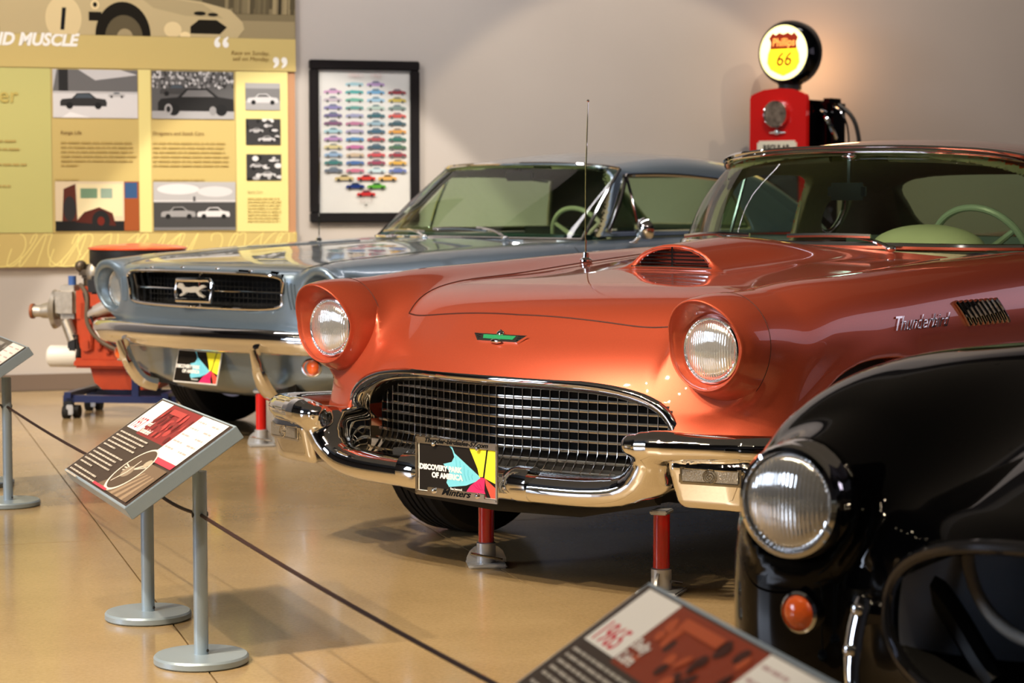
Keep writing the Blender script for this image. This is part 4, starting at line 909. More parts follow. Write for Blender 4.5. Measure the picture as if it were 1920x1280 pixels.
# things inside the nose
MB().box((0, .26, .435), (.56, .03, .30)).build('radiator', mat('radiator_core', (.018, .018, .02), .5, .5), CB, False)
rd = CB.children[-1]
for k in range(12): MB().box((-.25 + k * .045, .24, .435), (.008, .012, .28)).build('radiator_fin', STEEL if k % 4 == 0 else mat('dull_fin', (.06, .06, .065), .4, .6), rd, False)
for sx in (-1, 1):
    net = [[(sx * (.335 - .02 * abs(z - .435) / .1), -.02, z) for z in (.33, .40, .47, .54)], [(sx * .29, .08, z) for z in (.31, .40, .47, .56)], [(sx * .235, .19, z) for z in (.30, .40, .47, .57)], [(sx * .215, .23, z) for z in (.30, .40, .47, .57)]]
    v, f = patch(net, 12, 12); mesh_obj('duct_panel', v, f, mat('sheet_aluminium', (.42, .45, .50), .4, .35), CB)
hs = curve3([(-.275, .10, .56), (-.262, .09, .50), (-.22, .08, .44), (-.165, .07, .412), (-.10, .06, .405)], 24)
ho = MB().tube(hs.tolist(), .011, 12).build('braided_hose', mat('braided_steel_hose', (.55, .52, .46), .45, .3, bump=1., bscale=500), CB)
MB().cyl(tuple(hs[-1]), (-.06, .06, .405), .017).build('hose_fitting', REDP, ho)
MB().box((-.12, .10, .322), (.26, .12, .006), Matrix.Rotation(.0, 4, 'X')).build('lower_tray', mat('sheet_aluminium', (.42, .45, .50), .4, .35), CB, False)
MB().tube(curve3([(-.33, .05, .50), (-.28, .07, .43), (-.22, .06, .36), (-.19, .05, .335)], 14).tolist(), .022, 8).build('support_strut', BLACK, CB)
for x, y in ((-.66, .72), (.66, .72), (-.66, 2.95), (.66, 2.95)): wheel(CB, x, y, .33, .22, STEEL)
MB().box((0, 1.7, .22), (1.0, 2.9, .05)).build('floor_pan', MATTE, CB, False)
MB().tube([(-.5, 1.5, .80), (-.42, 1.55, .96), (.42, 1.55, .96), (.5, 1.5, .80)], .012, 8).build('windscreen_frame', CHROME, CB)
mesh_obj('windscreen', [(-.48, 1.51, .82), (.48, 1.51, .82), (.41, 1.55, .95), (-.41, 1.55, .95)], [(0, 1, 2, 3)], CLEARG, CB, False)

# ------------------------------------------------------------------ placards on two posts, and the rope between them
def placard(fp, name_label, art, ang=0.):
    """fp: front post foot; the row of posts runs away from the camera"""
    w = Vector((.38, -.925, 0)).normalized(); w = Matrix.Rotation(ang, 3, 'Z') @ w
    yaw = math.atan2(w.y, w.x); e = empty('exhibit_placard', name_label, 'sign stand', (fp[0] - w.x * .285, fp[1] - w.y * .285, 0), yaw, 'tilted placards on two posts')
    # local x along the row (reader's left to right), local y away from the reader, z up
    for x in (-.285, .285):
        b = MB().lathe([(.108, 0), (.113, .004), (.113, .016), (.109, .021), (.001, .021)], Matrix.Translation((x, 0, 0)), 48).build('foot_disc', SIGNM, e)
        MB().cyl((x, 0, .018), (x, 0, .46), .0172, n=24).build('post', SIGNM, e)
        MB().sphere((x + .012, .012, .030), .004, n=8).build('set_screw', BLACK, b)
        MB().cyl((x, -.019, .356), (x, .019, .356), .0065, n=12).build('rope_eyelet', BLACK, e)
    tilt = math.atan2(.178, .264); M = Matrix.Translation((.020, -.070, .486)) @ Matrix.Rotation(tilt, 4, 'X')
    t = MB().box((0, 0, -.017), (.74, .32, .034), None, .0015).build('panel_tray', SIGNM, e); t.matrix_local = M
    s = Sheet(); art(s); s.build('printed_panel', PRINTG, t, Matrix.Translation((0, 0, .0006)))
    return e, t
def art(year, head, red, style):
    def f(s):
        s.rect(-.364, -.154, .364, .154, C8(60, 49, 43)); wt = C8(240, 238, 232)
        s.rect(-.345, .035, -.215, .150, wt); s.text(-.338, .042, year, .056, C8(205, 35, 60), sx=.85, bold=.0008)
        s.rect(-.213, .028, .10, .150, red[0]); random.seed(style)
        for k in range(26): x = random.uniform(-.19, .08); y = random.uniform(.045, .13); s.ell(x, y, random.uniform(.008, .02), random.uniform(.006, .014), red[1 + k % 2], 10, random.random() * 3)
        s.rect(-.16, .12, -.02, .138, red[2])
        for i, h in enumerate(head): s.text(-.208, .062 - i * .026, h, .026, wt, sx=.8, bold=.0006)
        s.rect(.10, -.005, .345, .150, wt); s.rect(.10, -.022, .345, -.005, C8(205, 60, 80))
        for k in range(5): s.words(.112, .128 - k * .025, .20, .009, C8(190, 160, 160)); s.words(.245, .128 - k * .025, .325, .009, C8(190, 160, 160))
        # body copy, a column of lines
        y = .012
        for para in (5, 5, 3):
            for k in range(para): s.words(-.335, y, -.02 if k < para - 1 else -.18, .0085, C8(180, 174, 164)); y -= .0135
            y -= .006
        if style == 1:
            s.poly([(.0, -.148), (.345, -.148), (.345, -.03), (.16, -.03)], C8(110, 92, 75))
            for k in range(5): s.poly([(.05 + k * .055, -.148), (.08 + k * .055, -.148), (.20 + k * .03, -.06), (.19 + k * .03, -.06)], C8(150, 130, 108))
            s.ell(.11, -.068, .092, .079, C8(225, 220, 205), 40); s.ell(.11, -.067, .085, .072, C8(80, 66, 54), 40)
            for k in range(3): s.line([(.03 + k * .01, -.06 - k * .01), (.11, -.07), (.19, -.045 + k * .012)], .004, C8(200, 192, 178))
            s.ell(.10, -.078, .035, .020, C8(140, 126, 110)); s.line([(.07, -.12), (.10, -.08), (.10, -.035)], .005, C8(225, 215, 200)); s.ell(.165, -.035, .022, .014, C8(170, 160, 140))
        else:
            s.poly([(.0, -.13), (.34, -.13), (.34, -.05), (.05, -.05)], C8(90, 85, 80)); s.car(.19, -.115, .26, C8(170, 170, 168))
        s.rect(-.335, -.148, -.19, -.140, C8(205, 60, 80)) if style != 1 else s.rect(-.03, -.150, .12, -.143, C8(205, 60, 80))
    return f
RDK = (C8(125, 40, 42), C8(90, 24, 26), C8(165, 62, 60)); BRN = (C8(135, 52, 24), C8(60, 22, 12), C8(178, 82, 44)); GRY = (C8(90, 85, 80), C8(60, 56, 52), C8(150, 146, 140))
pl1 = placard((-.742, 5.03), 'tilted placard on two posts headed 1957, in the middle of the rope line', art('1957', ['Ford', 'Thunderbird'], RDK, 1))
pl0 = placard((-1.806, 7.59), 'tilted placard with a grey picture, at the left edge farthest from the camera', art('1965', ['Ford', 'Mustang'], GRY, 2))
pl2 = placard((.301, 2.33), 'nearest placard, blurred, headed 1965 with a brown picture, before the black roadster', art('1965', ['Shelby', 'Cobra'], BRN, 3), ang=R(-7))
posts = []
for e, _ in (pl0, pl1, pl2):
    for x in (-.285, .285): c, s_ = math.cos(e.rotation_euler.z), math.sin(e.rotation_euler.z); posts.append((e.location.x + x * c, e.location.y + x * s_, .356))
rp = []
for a, b in zip(posts[:-1], posts[1:]): 
    n = 10
    for i in range(n): t = i / n; rp.append((a[0] + (b[0] - a[0]) * t, a[1] + (b[1] - a[1]) * t, .356 - .012 * math.sin(PI * t)))
rp.append(posts[-1])
tag(MB().tube(rp, .0045, 8).build('barrier_rope', mat('dark_brown_elastic_cord', (.030, .012, .010), .6)), 'thin dark elastic rope strung from placard post to placard post', 'rope')
# ------------------------------------------------------------------ big information panel on the back wall
def onwall(name, label, cat, s, z, off=0.): # empty on the wall surface
    e = empty(name, label, cat, (0, 0, 0), 0); e.matrix_world = WM @ Matrix.Translation((s, -off, z)); return e
IP = onwall('information_panel', 'large mustard yellow information panel with historic car photographs on the back wall', 'wall panel', 0, 0)
def slab(name, x0, z0, x1, z1, d, m, y0=0.): return MB().box(((x0 + x1) / 2, -y0 - d / 2, (z0 + z1) / 2), (x1 - x0, d, z1 - z0)).build(name, m, IP, False)
MUST = mat('mustard_board', C8(206, 182, 112), .55); PALE = mat('pale_yellow_board', C8(236, 220, 142), .55); GRN = mat('yellow_green_board', C8(200, 194, 120), .55)
slab('backing_board', -.9, .70, 1.535, 2.75, .022, mat('tan_edge_board', C8(190, 140, 100), .6))
slab('lower_band', -.9, .70, 1.538, .888, .012, MUST, .022); slab('title_band', -.9, 1.815, 1.538, 2.0, .012, MUST, .022)
slab('left_board', -.9, .892, .145, 1.812, .008, GRN, .022); slab('middle_board', .147, .892, 1.186, 1.812, .008, MUST, .022)
slab('right_board', 1.188, .892, 1.49, 1.812, .008, PALE, .022); slab('divider_strip', .632, .892, .70, 1.812, .002, PALE, .030)
tpz = slab('top_picture', -.9, 2.0, 1.538, 2.75, .010, mat('sepia_board', C8(150, 125, 75), .55), .022)
s = Sheet(); SE = lambda k: tuple(k * c for c in (1.0, .78, .40)); D = SE(.012); Lg = SE(.55); Md = SE(.30)
s.rect(-.9, 2.0, 1.538, 2.75, SE(.22)); s.rect(1.05, 2.0, 1.535, 2.10, SE(.34)); s.rect(1.0, 2.17, 1.535, 2.75, SE(.10))
random.seed(4)
for k in range(40): x = random.uniform(1.12, 1.52); s.line([(x, 2.14), (x + .01, 2.4)], .02, SE(random.uniform(.03, .35)))
s.poly([(-.9, 2.0), (1.20, 2.0), (1.24, 2.05), (1.23, 2.09), (1.16, 2.16), (1.0, 2.20), (.70, 2.24), (.45, 2.34), (.2, 2.42), (-.9, 2.42)], Lg)
s.poly([(.62, 2.24), (1.0, 2.19), (1.12, 2.11), (.9, 2.12), (.72, 2.16)], SE(.45)); s.poly([(.93, 2.02), (1.10, 2.02), (1.14, 2.06), (1.08, 2.10), (.98, 2.10), (.93, 2.06)], D)
s.ell(.985, 2.135, .035, .012, D); s.ell(1.06, 2.13, .03, .010, D)
s.ell(.55, 2.0, .155, .19, D, 40); s.ell(.555, 1.99, .105, .125, SE(.12), 32); s.ell(.56, 1.99, .045, .05, SE(.4), 20)
s.ell(-.30, 2.03, .17, .2, D, 40); s.ell(.22, 2.09, .10, .125, SE(.75), 36); s.text(.175, 2.03, '1', .17, (.01, .01, .01), .1, sx=.9, bold=.004)
s.rect(.36, 2.08, .43, 2.13, D); s.ell(.395, 2.17, .025, .028, SE(.8)); s.ell(.395, 2.17, .012, .014, D); s.ell(.83, 2.04, .05, .045, SE(.8)); s.ell(.9, 2.01, .03, .02, SE(.9))
s.rect(-.9, 1.90, 1.6, 2.0, (0, 0, 0)) if False else None
# clip the artwork below the strip: the title band stands in front
s.v = [(x, max(y, 2.001), z) for x, y, z in s.v]
s.build('race_car_print', PRINT, IP, Matrix.Translation((0, -.0325, 0)) @ UPR)
s = Sheet(); wt = C8(250, 246, 235)
s.text(.292, 1.938, 'AND MUSCLE', .095, wt, .25, 'RIGHT', bold=.004, sx=.93)
ink = C8(130, 100, 50)
s.text(1.385, 1.905, 'Race on Sunday,', .034, ink, .2, 'RIGHT'); s.text(1.385, 1.872, 'sell on Monday.', .034, ink, .2, 'RIGHT')
s.text(1.06, 1.85, '\u201c', .22, wt, bold=.004); s.text(1.40, 1.74, '\u201d', .22, wt, bold=.004)
for x, z, h in ((-.45, 1.66, 'er'),): s.text(-.14, 1.62, h, .12, C8(200, 180, 100), bold=.001)
s.text(.195, 1.445, 'Range Life', .028, C8(110, 75, 40)); s.text(.71, 1.445, 'Dragsters and Stock Cars', .028, C8(110, 75, 40)); s.text(1.25, 1.115, 'Sports Cars', .018, C8(110, 75, 40))
tx = C8(192, 166, 98)
for k in range(6): s.words(.195, 1.395 - k * .0255, .62 if k < 5 else .30, .015, tx, .93); s.words(.71, 1.395 - k * .0255, 1.145, .015, tx, .93)
for k in range(8): s.words(1.25, 1.08 - k * .0185, 1.455, .010, tx, .9)
for z in (1.40, 1.355, 1.27, 1.15): s.words(-.4, z, -.02 + random.uniform(-.08, .08), .015, tx, 1)
s.words(.16, 1.188, .30, .010, tx); s.words(.71, 1.188, 1.02, .010, tx)
s.build('panel_lettering', PRINT, IP, Matrix.Translation((0, -.0355, 0)) @ UPR)
s = Sheet(); random.seed(11)
for k in range(26):
    x = -.4 + k * .078; a = random.uniform(0, 6); p = []
    for i in range(24): t = i / 23; p.append((min(1.53, x + .22 * t * math.cos(a * .3) + .05 * math.sin(a + 7 * t)), min(.885, max(.703, .795 + .095 * math.sin(a + (5 + k % 3) * t)))))
    s.line(p, .006, C8(240, 222, 140), .00002)
s.build('scribble_print', PRINT, IP, Matrix.Translation((0, -.0345, 0)) @ UPR)
def photo(x0, z0, x1, z1, draw):
    e = MB().box(((x0 + x1) / 2, -.032, (z0 + z1) / 2), (x1 - x0, .004, z1 - z0)).build('photograph', MATTE, IP, False)
    s = Sheet(); draw(s, x0, z0, x1 - x0, z1 - z0); s.v = [(min(max(a, x0), x1), min(max(b, z0), z1), c) for a, b, c in s.v]
    s.build('photograph_print', PRINT, e, Matrix.Translation((0, -.0342, 0)) @ UPR)
g = lambda k: (k, k * .97, k * .95)
def ph1(s, x, z, w, h):
    s.rect(x, z, x + w, z + h, g(.55)); s.poly([(x, z + .55 * h), (x + .05 * w, z + h), (x + w, z + h), (x + w, z + .55 * h)], g(.16)); s.poly([(x + .3 * w, z + h), (x + .8 * w, z + h), (x + w, z + .9 * h), (x + .5 * w, z + .78 * h)], g(.6)); s.rect(x + .07 * w, z + .55 * h, x + .18 * w, z + h, g(.03))
    s.rect(x, z, x + w, z + .5 * h, g(.72)); s.car(x + .36 * w, z + .24 * h, .55 * w, g(.04)); s.car(x + .75 * w, z + .44 * h, .2 * w, g(.5)); s.poly([(x + .1 * w, z), (x + .2 * w, z + .12 * h), (x + .45 * w, z)], g(.9))
def ph2(s, x, z, w, h):
    s.rect(x, z, x + w, z + h, g(.12)); random.seed(3)
    for k in range(150): s.ell(x + random.random() * w, z + h * random.uniform(.66, .99), .007, .009, g(random.choice((.04, .3, .6))), 7, dz=.00001)
    s.rect(x, z, x + w, z + .16 * h, g(.42)); s.car(x + .30 * w, z + .52 * h, .4 * w, g(.07)); s.car(x + .55 * w, z + .17 * h, .95 * w, g(.025), g(.2)); s.ell(x + .2 * w, z + .2 * h, .022, .03, g(.4)); s.ell(x + .2 * w, z + .2 * h, .012, .018, g(.03)); s.ell(x + .74 * w, z + .17 * h, .02, .026, g(.3))
def ph3(s, x, z, w, h):
    s.rect(x, z, x + w, z + h, C8(225, 205, 170)); s.rect(x, z, x + w, z + .2 * h, g(.02)); s.rect(x + .26 * w, z + .3 * h, x + .8 * w, z + .95 * h, C8(238, 222, 175)); s.rect(x + .3 * w, z + .66 * h, x + .5 * w, z + .86 * h, C8(120, 150, 120)); s.rect(x + .54 * w, z + .66 * h, x + .68 * w, z + .86 * h, C8(150, 170, 150))
    s.poly([(x + .08 * w, z + .2 * h), (x + .1 * w, z + .85 * h), (x + .24 * w, z + .95 * h), (x + .26 * w, z + .2 * h)], C8(95, 50, 40)); s.poly([(x + .24 * w, z + .18 * h), (x + .34 * w, z + .38 * h), (x + .52 * w, z + .48 * h), (x + .68 * w, z + .36 * h), (x + .72 * w, z + .1 * h)], C8(85, 40, 32)); s.ell(x + .54 * w, z + .2 * h, .05, .06, g(.02)); s.ell(x + .54 * w, z + .2 * h, .02, .025, C8(110, 40, 30)); s.ell(x + .17 * w, z + .45 * h, .035, .07, g(.04))
    s.rect(x + .82 * w, z, x + w, z + h, C8(160, 85, 45)); s.rect(x + .83 * w, z + .66 * h, x + .98 * w, z + .98 * h, C8(60, 90, 130))
def ph4(s, x, z, w, h):
    s.rect(x, z, x + w, z + h, g(.5)); s.ell(x + .3 * w, z + .85 * h, .12, .03, g(.75)); s.ell(x + .75 * w, z + .8 * h, .1, .03, g(.7)); s.rect(x, z, x + w, z + .58 * h, g(.07)); s.rect(x, z + .60 * h, x + w, z + .62 * h, g(.75)); s.rect(x + .48 * w, z + .6 * h, x + .51 * w, z + .7 * h, g(.1)); s.car(x + .3 * w, z + .28 * h, .42 * w, g(.35), g(.03)); s.car(x + .73 * w, z + .28 * h, .40 * w, g(.75), g(.05)); s.rect(x, z, x + w, z + .06 * h, g(.2))
def ph5(s, x, z, w, h): s.rect(x, z, x + w, z + h, g(.22)); s.rect(x, z, x + w, z + .35 * h, g(.4)); s.car(x + .5 * w, z + .27 * h, .9 * w, g(.65), g(.15)); s.rect(x, z + .8 * h, x + w, z + h, g(.4))
def ph6(s, x, z, w, h):
    s.rect(x, z, x + w, z + h, g(.05)); random.seed(int(z * 100))
    for k in range(18): s.ell(x + random.random() * w, z + random.random() * h, random.uniform(.008, .025), random.uniform(.006, .016), g(random.choice((.7, .45, .02, .8))), 9)
    s.car(x + .6 * w, z + .15 * h, .5 * w, g(.6), g(.05)); s.car(x + .3 * w, z + .5 * h, .4 * w, g(.5), g(.05))
photo(.155, 1.537, .627, 1.807, ph1); photo(.706, 1.537, 1.176, 1.807, ph2); photo(.16, .901, .628, 1.180, ph3); photo(.71, .902, 1.18, 1.178, ph4)
photo(1.243, 1.592, 1.444, 1.746, ph5); photo(1.244, 1.392, 1.446, 1.541, ph6); photo(1.246, 1.188, 1.448, 1.338, ph6)

# ------------------------------------------------------------------ framed poster of little cars
PO = onwall('framed_poster', 'black framed poster with rows of small coloured cars on the back wall', 'poster', 1.949, 1.415)
w_, h_ = .66, .944
for c, d in (((0, -.018, h_ / 2 - .028), (w_, .036, .056)), ((0, -.018, -h_ / 2 + .028), (w_, .036, .056)), ((-w_ / 2 + .028, -.018, 0), (.056, .036, h_ - .112)), ((w_ / 2 - .028, -.018, 0), (.056, .036, h_ - .112))):
    MB().box(c, d, None, .006).build('frame_rail', mat('black_frame_lacquer', (.012, .010, .010), .3), PO)
MB().box((0, -.012, 0), (.56, .004, .845)).build('poster_sheet', mat('poster_paper', C8(228, 222, 220), .6), PO, False)
s = Sheet(); random.seed(5); ns = w_ / 740
def pxy(cx, cy): return (cx - 500) * ns * .985, -(cy - 657) * h_ / 1092
cols = [(285, 432, 580, 725)]
pal = [[None, (150, 190, 205), (170, 130, 190), None], [(200, 140, 185), (60, 150, 150), (90, 150, 200), (140, 30, 40)], [(190, 170, 185), (90, 160, 140), (140, 180, 210), (200, 170, 60)], [(120, 110, 170), (80, 140, 135), (170, 190, 180), (110, 130, 125)],
       [(90, 80, 130), (140, 140, 180), (30, 80, 95), (200, 60, 55)], [(110, 60, 100), (180, 100, 140), (140, 170, 190), (30, 60, 75)], [(150, 190, 205), (150, 140, 180), (40, 80, 110), (215, 140, 50)], [(170, 120, 180), (60, 120, 180), (170, 50, 60), (20, 90, 75)],
       [(210, 190, 130), (190, 90, 150), (40, 70, 90), (50, 90, 60)], [(130, 160, 200), (200, 170, 140), (200, 50, 60), (140, 25, 40)], [(30, 100, 100), (50, 90, 160), (140, 40, 70), (220, 160, 50)], [(80, 90, 110), (180, 80, 110), (170, 195, 200), (60, 80, 150)]]
for r_, row in enumerate(pal):
    for c, col in enumerate(row):
        if col: col = tuple(int(k * .8 + 48) for k in col); x, y = pxy((285, 432, 578, 724)[c], 268 + r_ * 52.9); s.car(x, y - .012, .108, C8(*col), C8(120, 130, 140), (r_ * 3 + c) % 3 == 1, C8(110, 110, 110))
for cx, cy, col in ((357, 903, (190, 170, 120)), (508, 903, (190, 60, 50)), (653, 903, (205, 160, 90)), (432, 958, (30, 50, 110)), (578, 958, (80, 150, 50)), (506, 1010, (180, 45, 45))): x, y = pxy(cx, cy); s.car(x, y - .012, .112, C8(*col), C8(40, 50, 60))
x, y = pxy(500, 226); s.text(x, y, '1964\u00bd   1965', .036, C8(215, 190, 185), align='CENTER'); x, y = pxy(505, 1066); s.text(x, y, '2015', .042, C8(195, 185, 180), align='CENTER'); s.poly([(x - .012, y - .014), (x + .012, y - .014), (x, y - .024)], (.02, .02, .02))
s.build('poster_print', PRINTG, PO, Matrix.Translation((0, -.0142, 0)) @ UPR)
mesh_obj('poster_glass', [(-.275, -.024, -.42), (.275, -.024, -.42), (.275, -.024, .42), (-.275, -.024, .42)], [(0, 1, 2, 3)], CLEARG, PO, False)

# ------------------------------------------------------------------ petrol pump with lit globe
GPO = (1.715, 13.0)
GP = empty('petrol_pump', 'vintage red petrol pump with a lit round globe on top, at the back wall', 'petrol pump', (*GPO, 0), R(-38))
hw = .195
body = [(-hw, 0), (hw, 0), (hw, 1.66)] + [(hw - .03 + .03 * math.cos(a), 1.68 + .03 * math.sin(a)) for a in (0, .8, 1.57)] + [(x, 1.71 + .03 * (1 - (x / hw) ** 2)) for x in (.1, 0, -.1)] + [(-hw + .03 - .03 * math.sin(a), 1.68 + .03 * math.cos(a)) for a in (0, .8, 1.57)]
MB().prism(body, .035, Matrix.Translation((0, -.20, 0))).build('front_panel', REDP, GP, False)
MB().box((0, .02, .84), (.40, .37, 1.66), None, .03).build('cabinet', JET, GP)
MB().box((0, .02, .06), (.46, .46, .12), None, .02).build('plinth', BLACK, GP)
MB().lathe([(.075, -.0), (.082, .01), (.07, .03), (.001, .031)], Matrix.Translation((0, -.202, 1.585)) @ Matrix.Rotation(R(90), 4, 'X'), 32).build('gauge', mat('gauge_glass', (.35, .28, .22), .1, .6, 1, noise=.5, nscale=25), GP)
MB().lathe([(.072, .02), (.080, .034), (.084, .02), (.082, .0)], Matrix.Translation((0, -.202, 1.585)) @ Matrix.Rotation(R(90), 4, 'X'), 32, False).build('gauge_bezel', CHROME, GP)
MB().sphere((0, -.205, 1.475), (.06, .012, .008)).sphere((0, -.208, 1.478), (.022, .014, .016)).build('badge', CHROME, GP)
MB().box((0, -.206, 1.385), (.27, .012, .085), None, .012).build('grade_plate', mat('cream_enamel', (.75, .70, .55), .3), GP)
s = Sheet(); s.text(0, -.018, 'REGULAR', .05, (.01, .01, .01), align='CENTER', sx=.85, bold=.002); s.build('grade_lettering', PRINT, GP, Matrix.Translation((0, -.2135, 1.385)) @ UPR)
MB().box((0, -.206, 1.16), (.30, .012, .22), None, .02).build('price_window', mat('dark_glass_panel', (.02, .02, .02), .1, 0, 1), GP)
MB().lathe([(.085, 0), (.07, .02), (.07, .05), (.09, .07)], Matrix.Translation((0, -.06, 1.715)), 28).build('globe_neck', BLACK, GP)
GZ = 1.955; M = Matrix.Translation((0, -.06, GZ)) @ Matrix.Rotation(R(90), 4, 'X')
MB().lathe([(.145, -.085), (.17, -.075), (.192, -.05), (.197, 0), (.192, .05), (.178, .075), (.166, .08)], M, 48, True).build('globe_ring', JET, GP)
s = Sheet(); s.ell(0, 0, .165, .165, C8(255, 246, 170), 48); s.ell(0, 0, .158, .158, C8(255, 250, 190), 48)
def shield(k): return [(p[0] * k, p[1] * k) for p in [(0, .108), (-.03, .118), (-.055, .104), (-.075, .118), (-.10, .088), (-.088, .06), (-.092, .03), (-.108, -.01), (-.112, -.06), (-.09, -.10), (-.04, -.125), (0, -.14), (.04, -.125), (.09, -.10), (.112, -.06), (.108, -.01), (.092, .03), (.088, .06), (.10, .088), (.075, .118), (.055, .104), (.03, .118)]]
s.poly(shield(1.0), C8(255, 226, 40)); up = [p for p in shield(1.0) if p[1] > .02]; up = [(-.094, .012)] + [p for p in shield(1.0)[5:8] if False]
s.poly([(-.093, .022), (-.088, .06), (-.10, .088), (-.075, .118), (-.055, .104), (-.03, .118), (0, .108), (.03, .118), (.055, .104), (.075, .118), (.10, .088), (.088, .06), (.093, .022)], C8(120, 32, 12))
s.text(0, .040, 'Phillips', .066, C8(250, 165, 80), .1, 'CENTER', sx=.86, bold=.0015); s.text(0, -.078, '66', .115, C8(120, 36, 12), .2, 'CENTER', sx=.95, bold=.001)
s.build('globe_face', print_mat('lit_globe_print', .3, 0, 1.15), GP, M @ Matrix.Translation((0, 0, .081)))
l = lamp('POINT', (0, 0, 0), (0, 0, -1), 7, (1, .5, .2), .12); l.parent = GP; l.location = (.12, .27, GZ - .05); l.rotation_euler = (0, 0, 0); l.name = 'globe_glow_light'
MB().box((.24, .03, 1.50), (.10, .20, .36), None, .03).build('nozzle_boot', JET, GP)
MB().tube(curve3([(.22, -.07, 1.60), (.28, -.11, 1.56), (.31, -.10, 1.50), (.31, -.05, 1.44)], 14).tolist(), .014, 8).build('nozzle', CHROME, GP)
MB().tube(curve3([(.30, .0, 1.64), (.37, .02, 1.58), (.42, .03, 1.45), (.43, .03, 1.2), (.38, .02, .9), (.28, .0, .8)], 30).tolist(), .013, 8).build('hose', BLACK, GP)
MB().tube(curve3([(.28, -.03, 1.63), (.34, -.05, 1.60), (.39, -.05, 1.50), (.40, -.05, 1.40)], 20).tolist(), .006, 6).build('hose_clamp_spring', CHROME, GP)
MB().box((-.22, -.0, 1.32), (.05, .22, .40), None, .02).build('side_cover', JET, GP)

# ------------------------------------------------------------------ orange V8 on a navy stand by the wall
EN = empty('car_engine', 'orange V-eight engine with black air cleaner on a navy stand, left of the blue car', 'engine', (-1.975, 10.75, 0), R(-8))
bl = MB(); bl.box((.02, 0, .43), (.40, .34, .34), None, .03); bl.box((-.10, -.02, .56), (.16, .30, .18), None, .02); bl.box((.06, 0, .585), (.36, .40, .12), None, .03)
for k in range(7): bl.box((-.10 + k * .045, -.175, .40 + .012 * (k % 2)), (.028, .03, .13 + .02 * (k % 3)), None, .006)
bl.box((.02, 0, .27), (.42, .36, .05), None, .012); bl.cyl((-.2, -.02, .30), (-.2, -.02, .60), .05).cyl((-.12, -.19, .36), (-.12, -.12, .36), .03).cyl((.02, -.19, .36), (.02, -.12, .36), .03)
bl.build('engine_block', ORANGE, EN)
MB().prism([(-.13, .27), (.24, .27), (.24, .17), (.20, .135), (-.06, .135), (-.10, .17)], .24, Matrix.Translation((0, -.12, 0))).build('oil_pan', ORANGE, EN)
MB().lathe([(.05, 0), (.055, .01), (.055, .145), (.045, .155)], Matrix.Translation((-.18, -.12, .30)) @ Matrix.Rotation(R(-90), 4, 'Y'), 24).build('oil_filter', WHITEP, EN)
wp = MB(); wp.box((-.24, -.04, .57), (.13, .20, .17), None, .03); wp.cyl((-.30, -.04, .53), (-.40, -.04, .52), .05, .035); wp.cyl((-.40, -.04, .52), (-.44, -.04, .52), .03); wp.lathe([(.09, 0), (.10, .02), (.07, .035)], Matrix.Translation((-.31, -.04, .53)) @ Matrix.Rotation(R(-90), 4, 'Y'), 24); wp.cyl((-.24, -.13, .48), (-.20, -.14, .38), .03)
wp.build('water_pump', ALU, EN)
MB().cyl((-.44, -.04, .52), (-.455, -.04, .52), .038).build('pump_flange', mat('rusty_hub', (.25, .07, .02), .6, noise=.3), EN)
MB().cyl((-.23, -.06, .655), (-.23, -.06, .70), .020).build('thermostat_sensor', mat('blue_cap', (.05, .12, .35), .4), EN)
MB().cyl((-.19, -.10, .38), (-.19, -.13, .29), .04).box((-.20, -.14, .36), (.05, .05, .12), None, .01).build('fuel_pump', BLACK, EN)
MB().tube([(-.06, -.21, .53), (.04, -.22, .57), (.17, -.22, .62), (.30, -.21, .64)], [.03, .042, .047, .047], 14).tube([(-.10, -.2, .51), (-.06, -.21, .53)], .022, 10).build('exhaust_manifold', mat('light_cast_iron', (.50, .46, .42), .4, .6), EN)
vc = MB(); vc.box((.07, -.13, .655), (.36, .13, .10), Matrix.Rotation(0, 4, 'X'), .02); vc.build('valve_cover', BLACK, EN)
for k in range(5): MB().box((.02, -.197, .69 - k * .016), (.14, .004, .006)).build('cover_fin', mat('gold_fin', (.55, .40, .22), .35, .7), EN, False)
cb = MB(); cb.cyl((-.13, -.06, .62), (-.13, -.06, .76), .04).box((-.12, -.07, .72), (.12, .10, .06), None, .015).cyl((-.06, -.08, .74), (-.02, -.08, .74), .03); cb.sphere((-.17, -.10, .75), .03)
cb.build('distributor', mat('dark_bronze', (.10, .075, .05), .4, .6, noise=.4, nscale=40), EN)
MB().sphere((-.09, -.14, .72), (.038, .03, .05)).cyl((-.03, -.12, .71), (-.0, -.12, .74), .04).build('carburettor', ALU, EN)
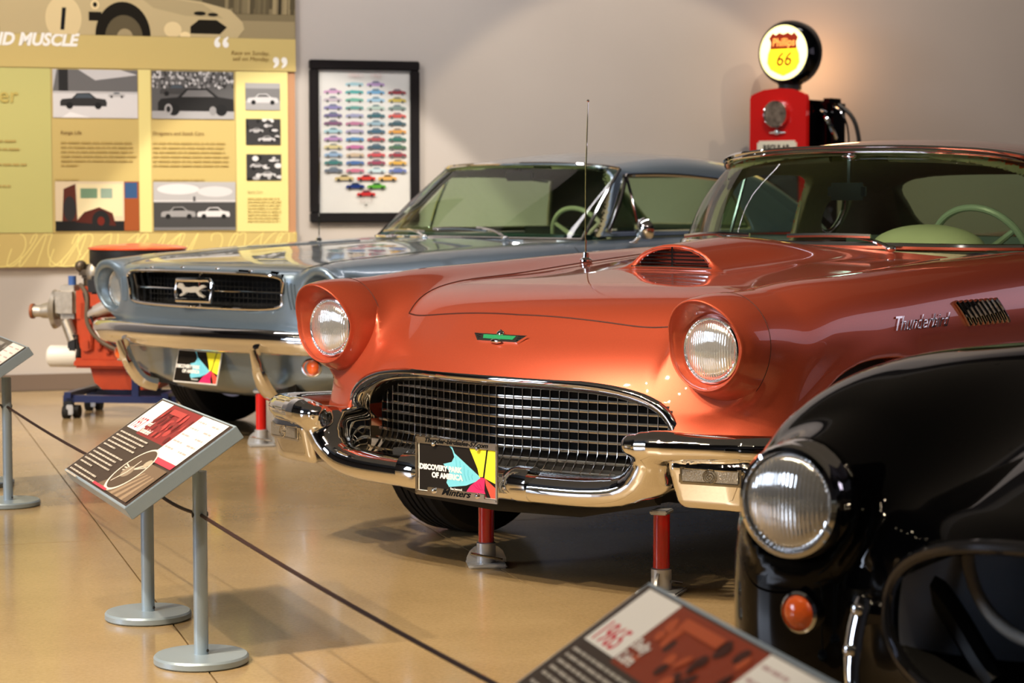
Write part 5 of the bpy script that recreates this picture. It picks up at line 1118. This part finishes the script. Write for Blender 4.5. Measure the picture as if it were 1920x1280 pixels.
MB().lathe([(.20, 0), (.235, .01), (.24, .03), (.24, .085), (.235, .09)], Matrix.Translation((.10, -.02, .745)), 48).build('air_cleaner', BLACK, EN)
MB().lathe([(.245, 0), (.247, .008), (.20, .018), (.05, .028), (.001, .029)], Matrix.Translation((.10, -.02, .835)), 48).build('air_cleaner_lid', mat('orange_lid_enamel', (.80, .10, .03), .3, 0, .5), EN)
MB().lathe([(.15, 0), (.17, .03)], Matrix.Translation((.10, -.02, .715)), 32).build('air_cleaner_base', mat('gold_fin', (.55, .40, .22), .35, .7), EN)
MB().tube(curve3([(-.16, -.14, .66), (-.11, -.19, .60), (-.10, -.22, .48), (-.02, -.23, .38), (.10, -.23, .33), (.22, -.21, .31)], 30).tolist(), .011, 8).build('hose', mat('grey_brown_rubber', (.10, .07, .045), .6), EN)
MB().tube(curve3([(-.13, -.18, .62), (-.08, -.22, .50), (0, -.235, .40), (.10, -.24, .345), (.24, -.22, .32)], 30).tolist(), .006, 6).build('cable', BLACK, EN)
ST = empty('engine_stand', 'navy steel engine stand on black casters under the orange engine', 'engine stand', (-1.975, 10.75, 0), R(-8))
f_ = MB()
for y in (-.20, .16): f_.box((.06, y, .095), (.58, .04, .035))
for x in (-.20, .30): f_.box((x, -.02, .115), (.035, .44, .03))
f_.box((.14, -.20, .25), (.035, .03, .30)).box((.0, .16, .13), (.035, .03, .08)).box((.14, -.13, .35), (.03, .14, .03)).box((.14, .16, .18), (.035, .03, .17))
f_.build('frame', BLUEF, ST, False)
for x, y in ((-.20, -.22), (.32, -.22), (-.22, .17), (.32, .17)):
    c = MB().box((x, y, .07), (.05, .04, .03), None, .006).build('caster', BLACK, ST); MB().cyl((x - .02, y - .02, .032), (x + .012, y - .02, .032), .032).cyl((x + .02, y + .02, .032), (x + .05, y + .02, .032), .032).build('caster_wheel', RUBBER, c)
    MB().box((x + .02, y - .045, .045), (.035, .006, .05), Matrix.Rotation(0, 4, 'X'), .004).build('caster_brake', mat('pale_grey_steel', (.5, .5, .5), .35, .5), c)
print('triangles', sum(len(o.data.polygons) for o in S.objects if o.type == 'MESH') * 2)
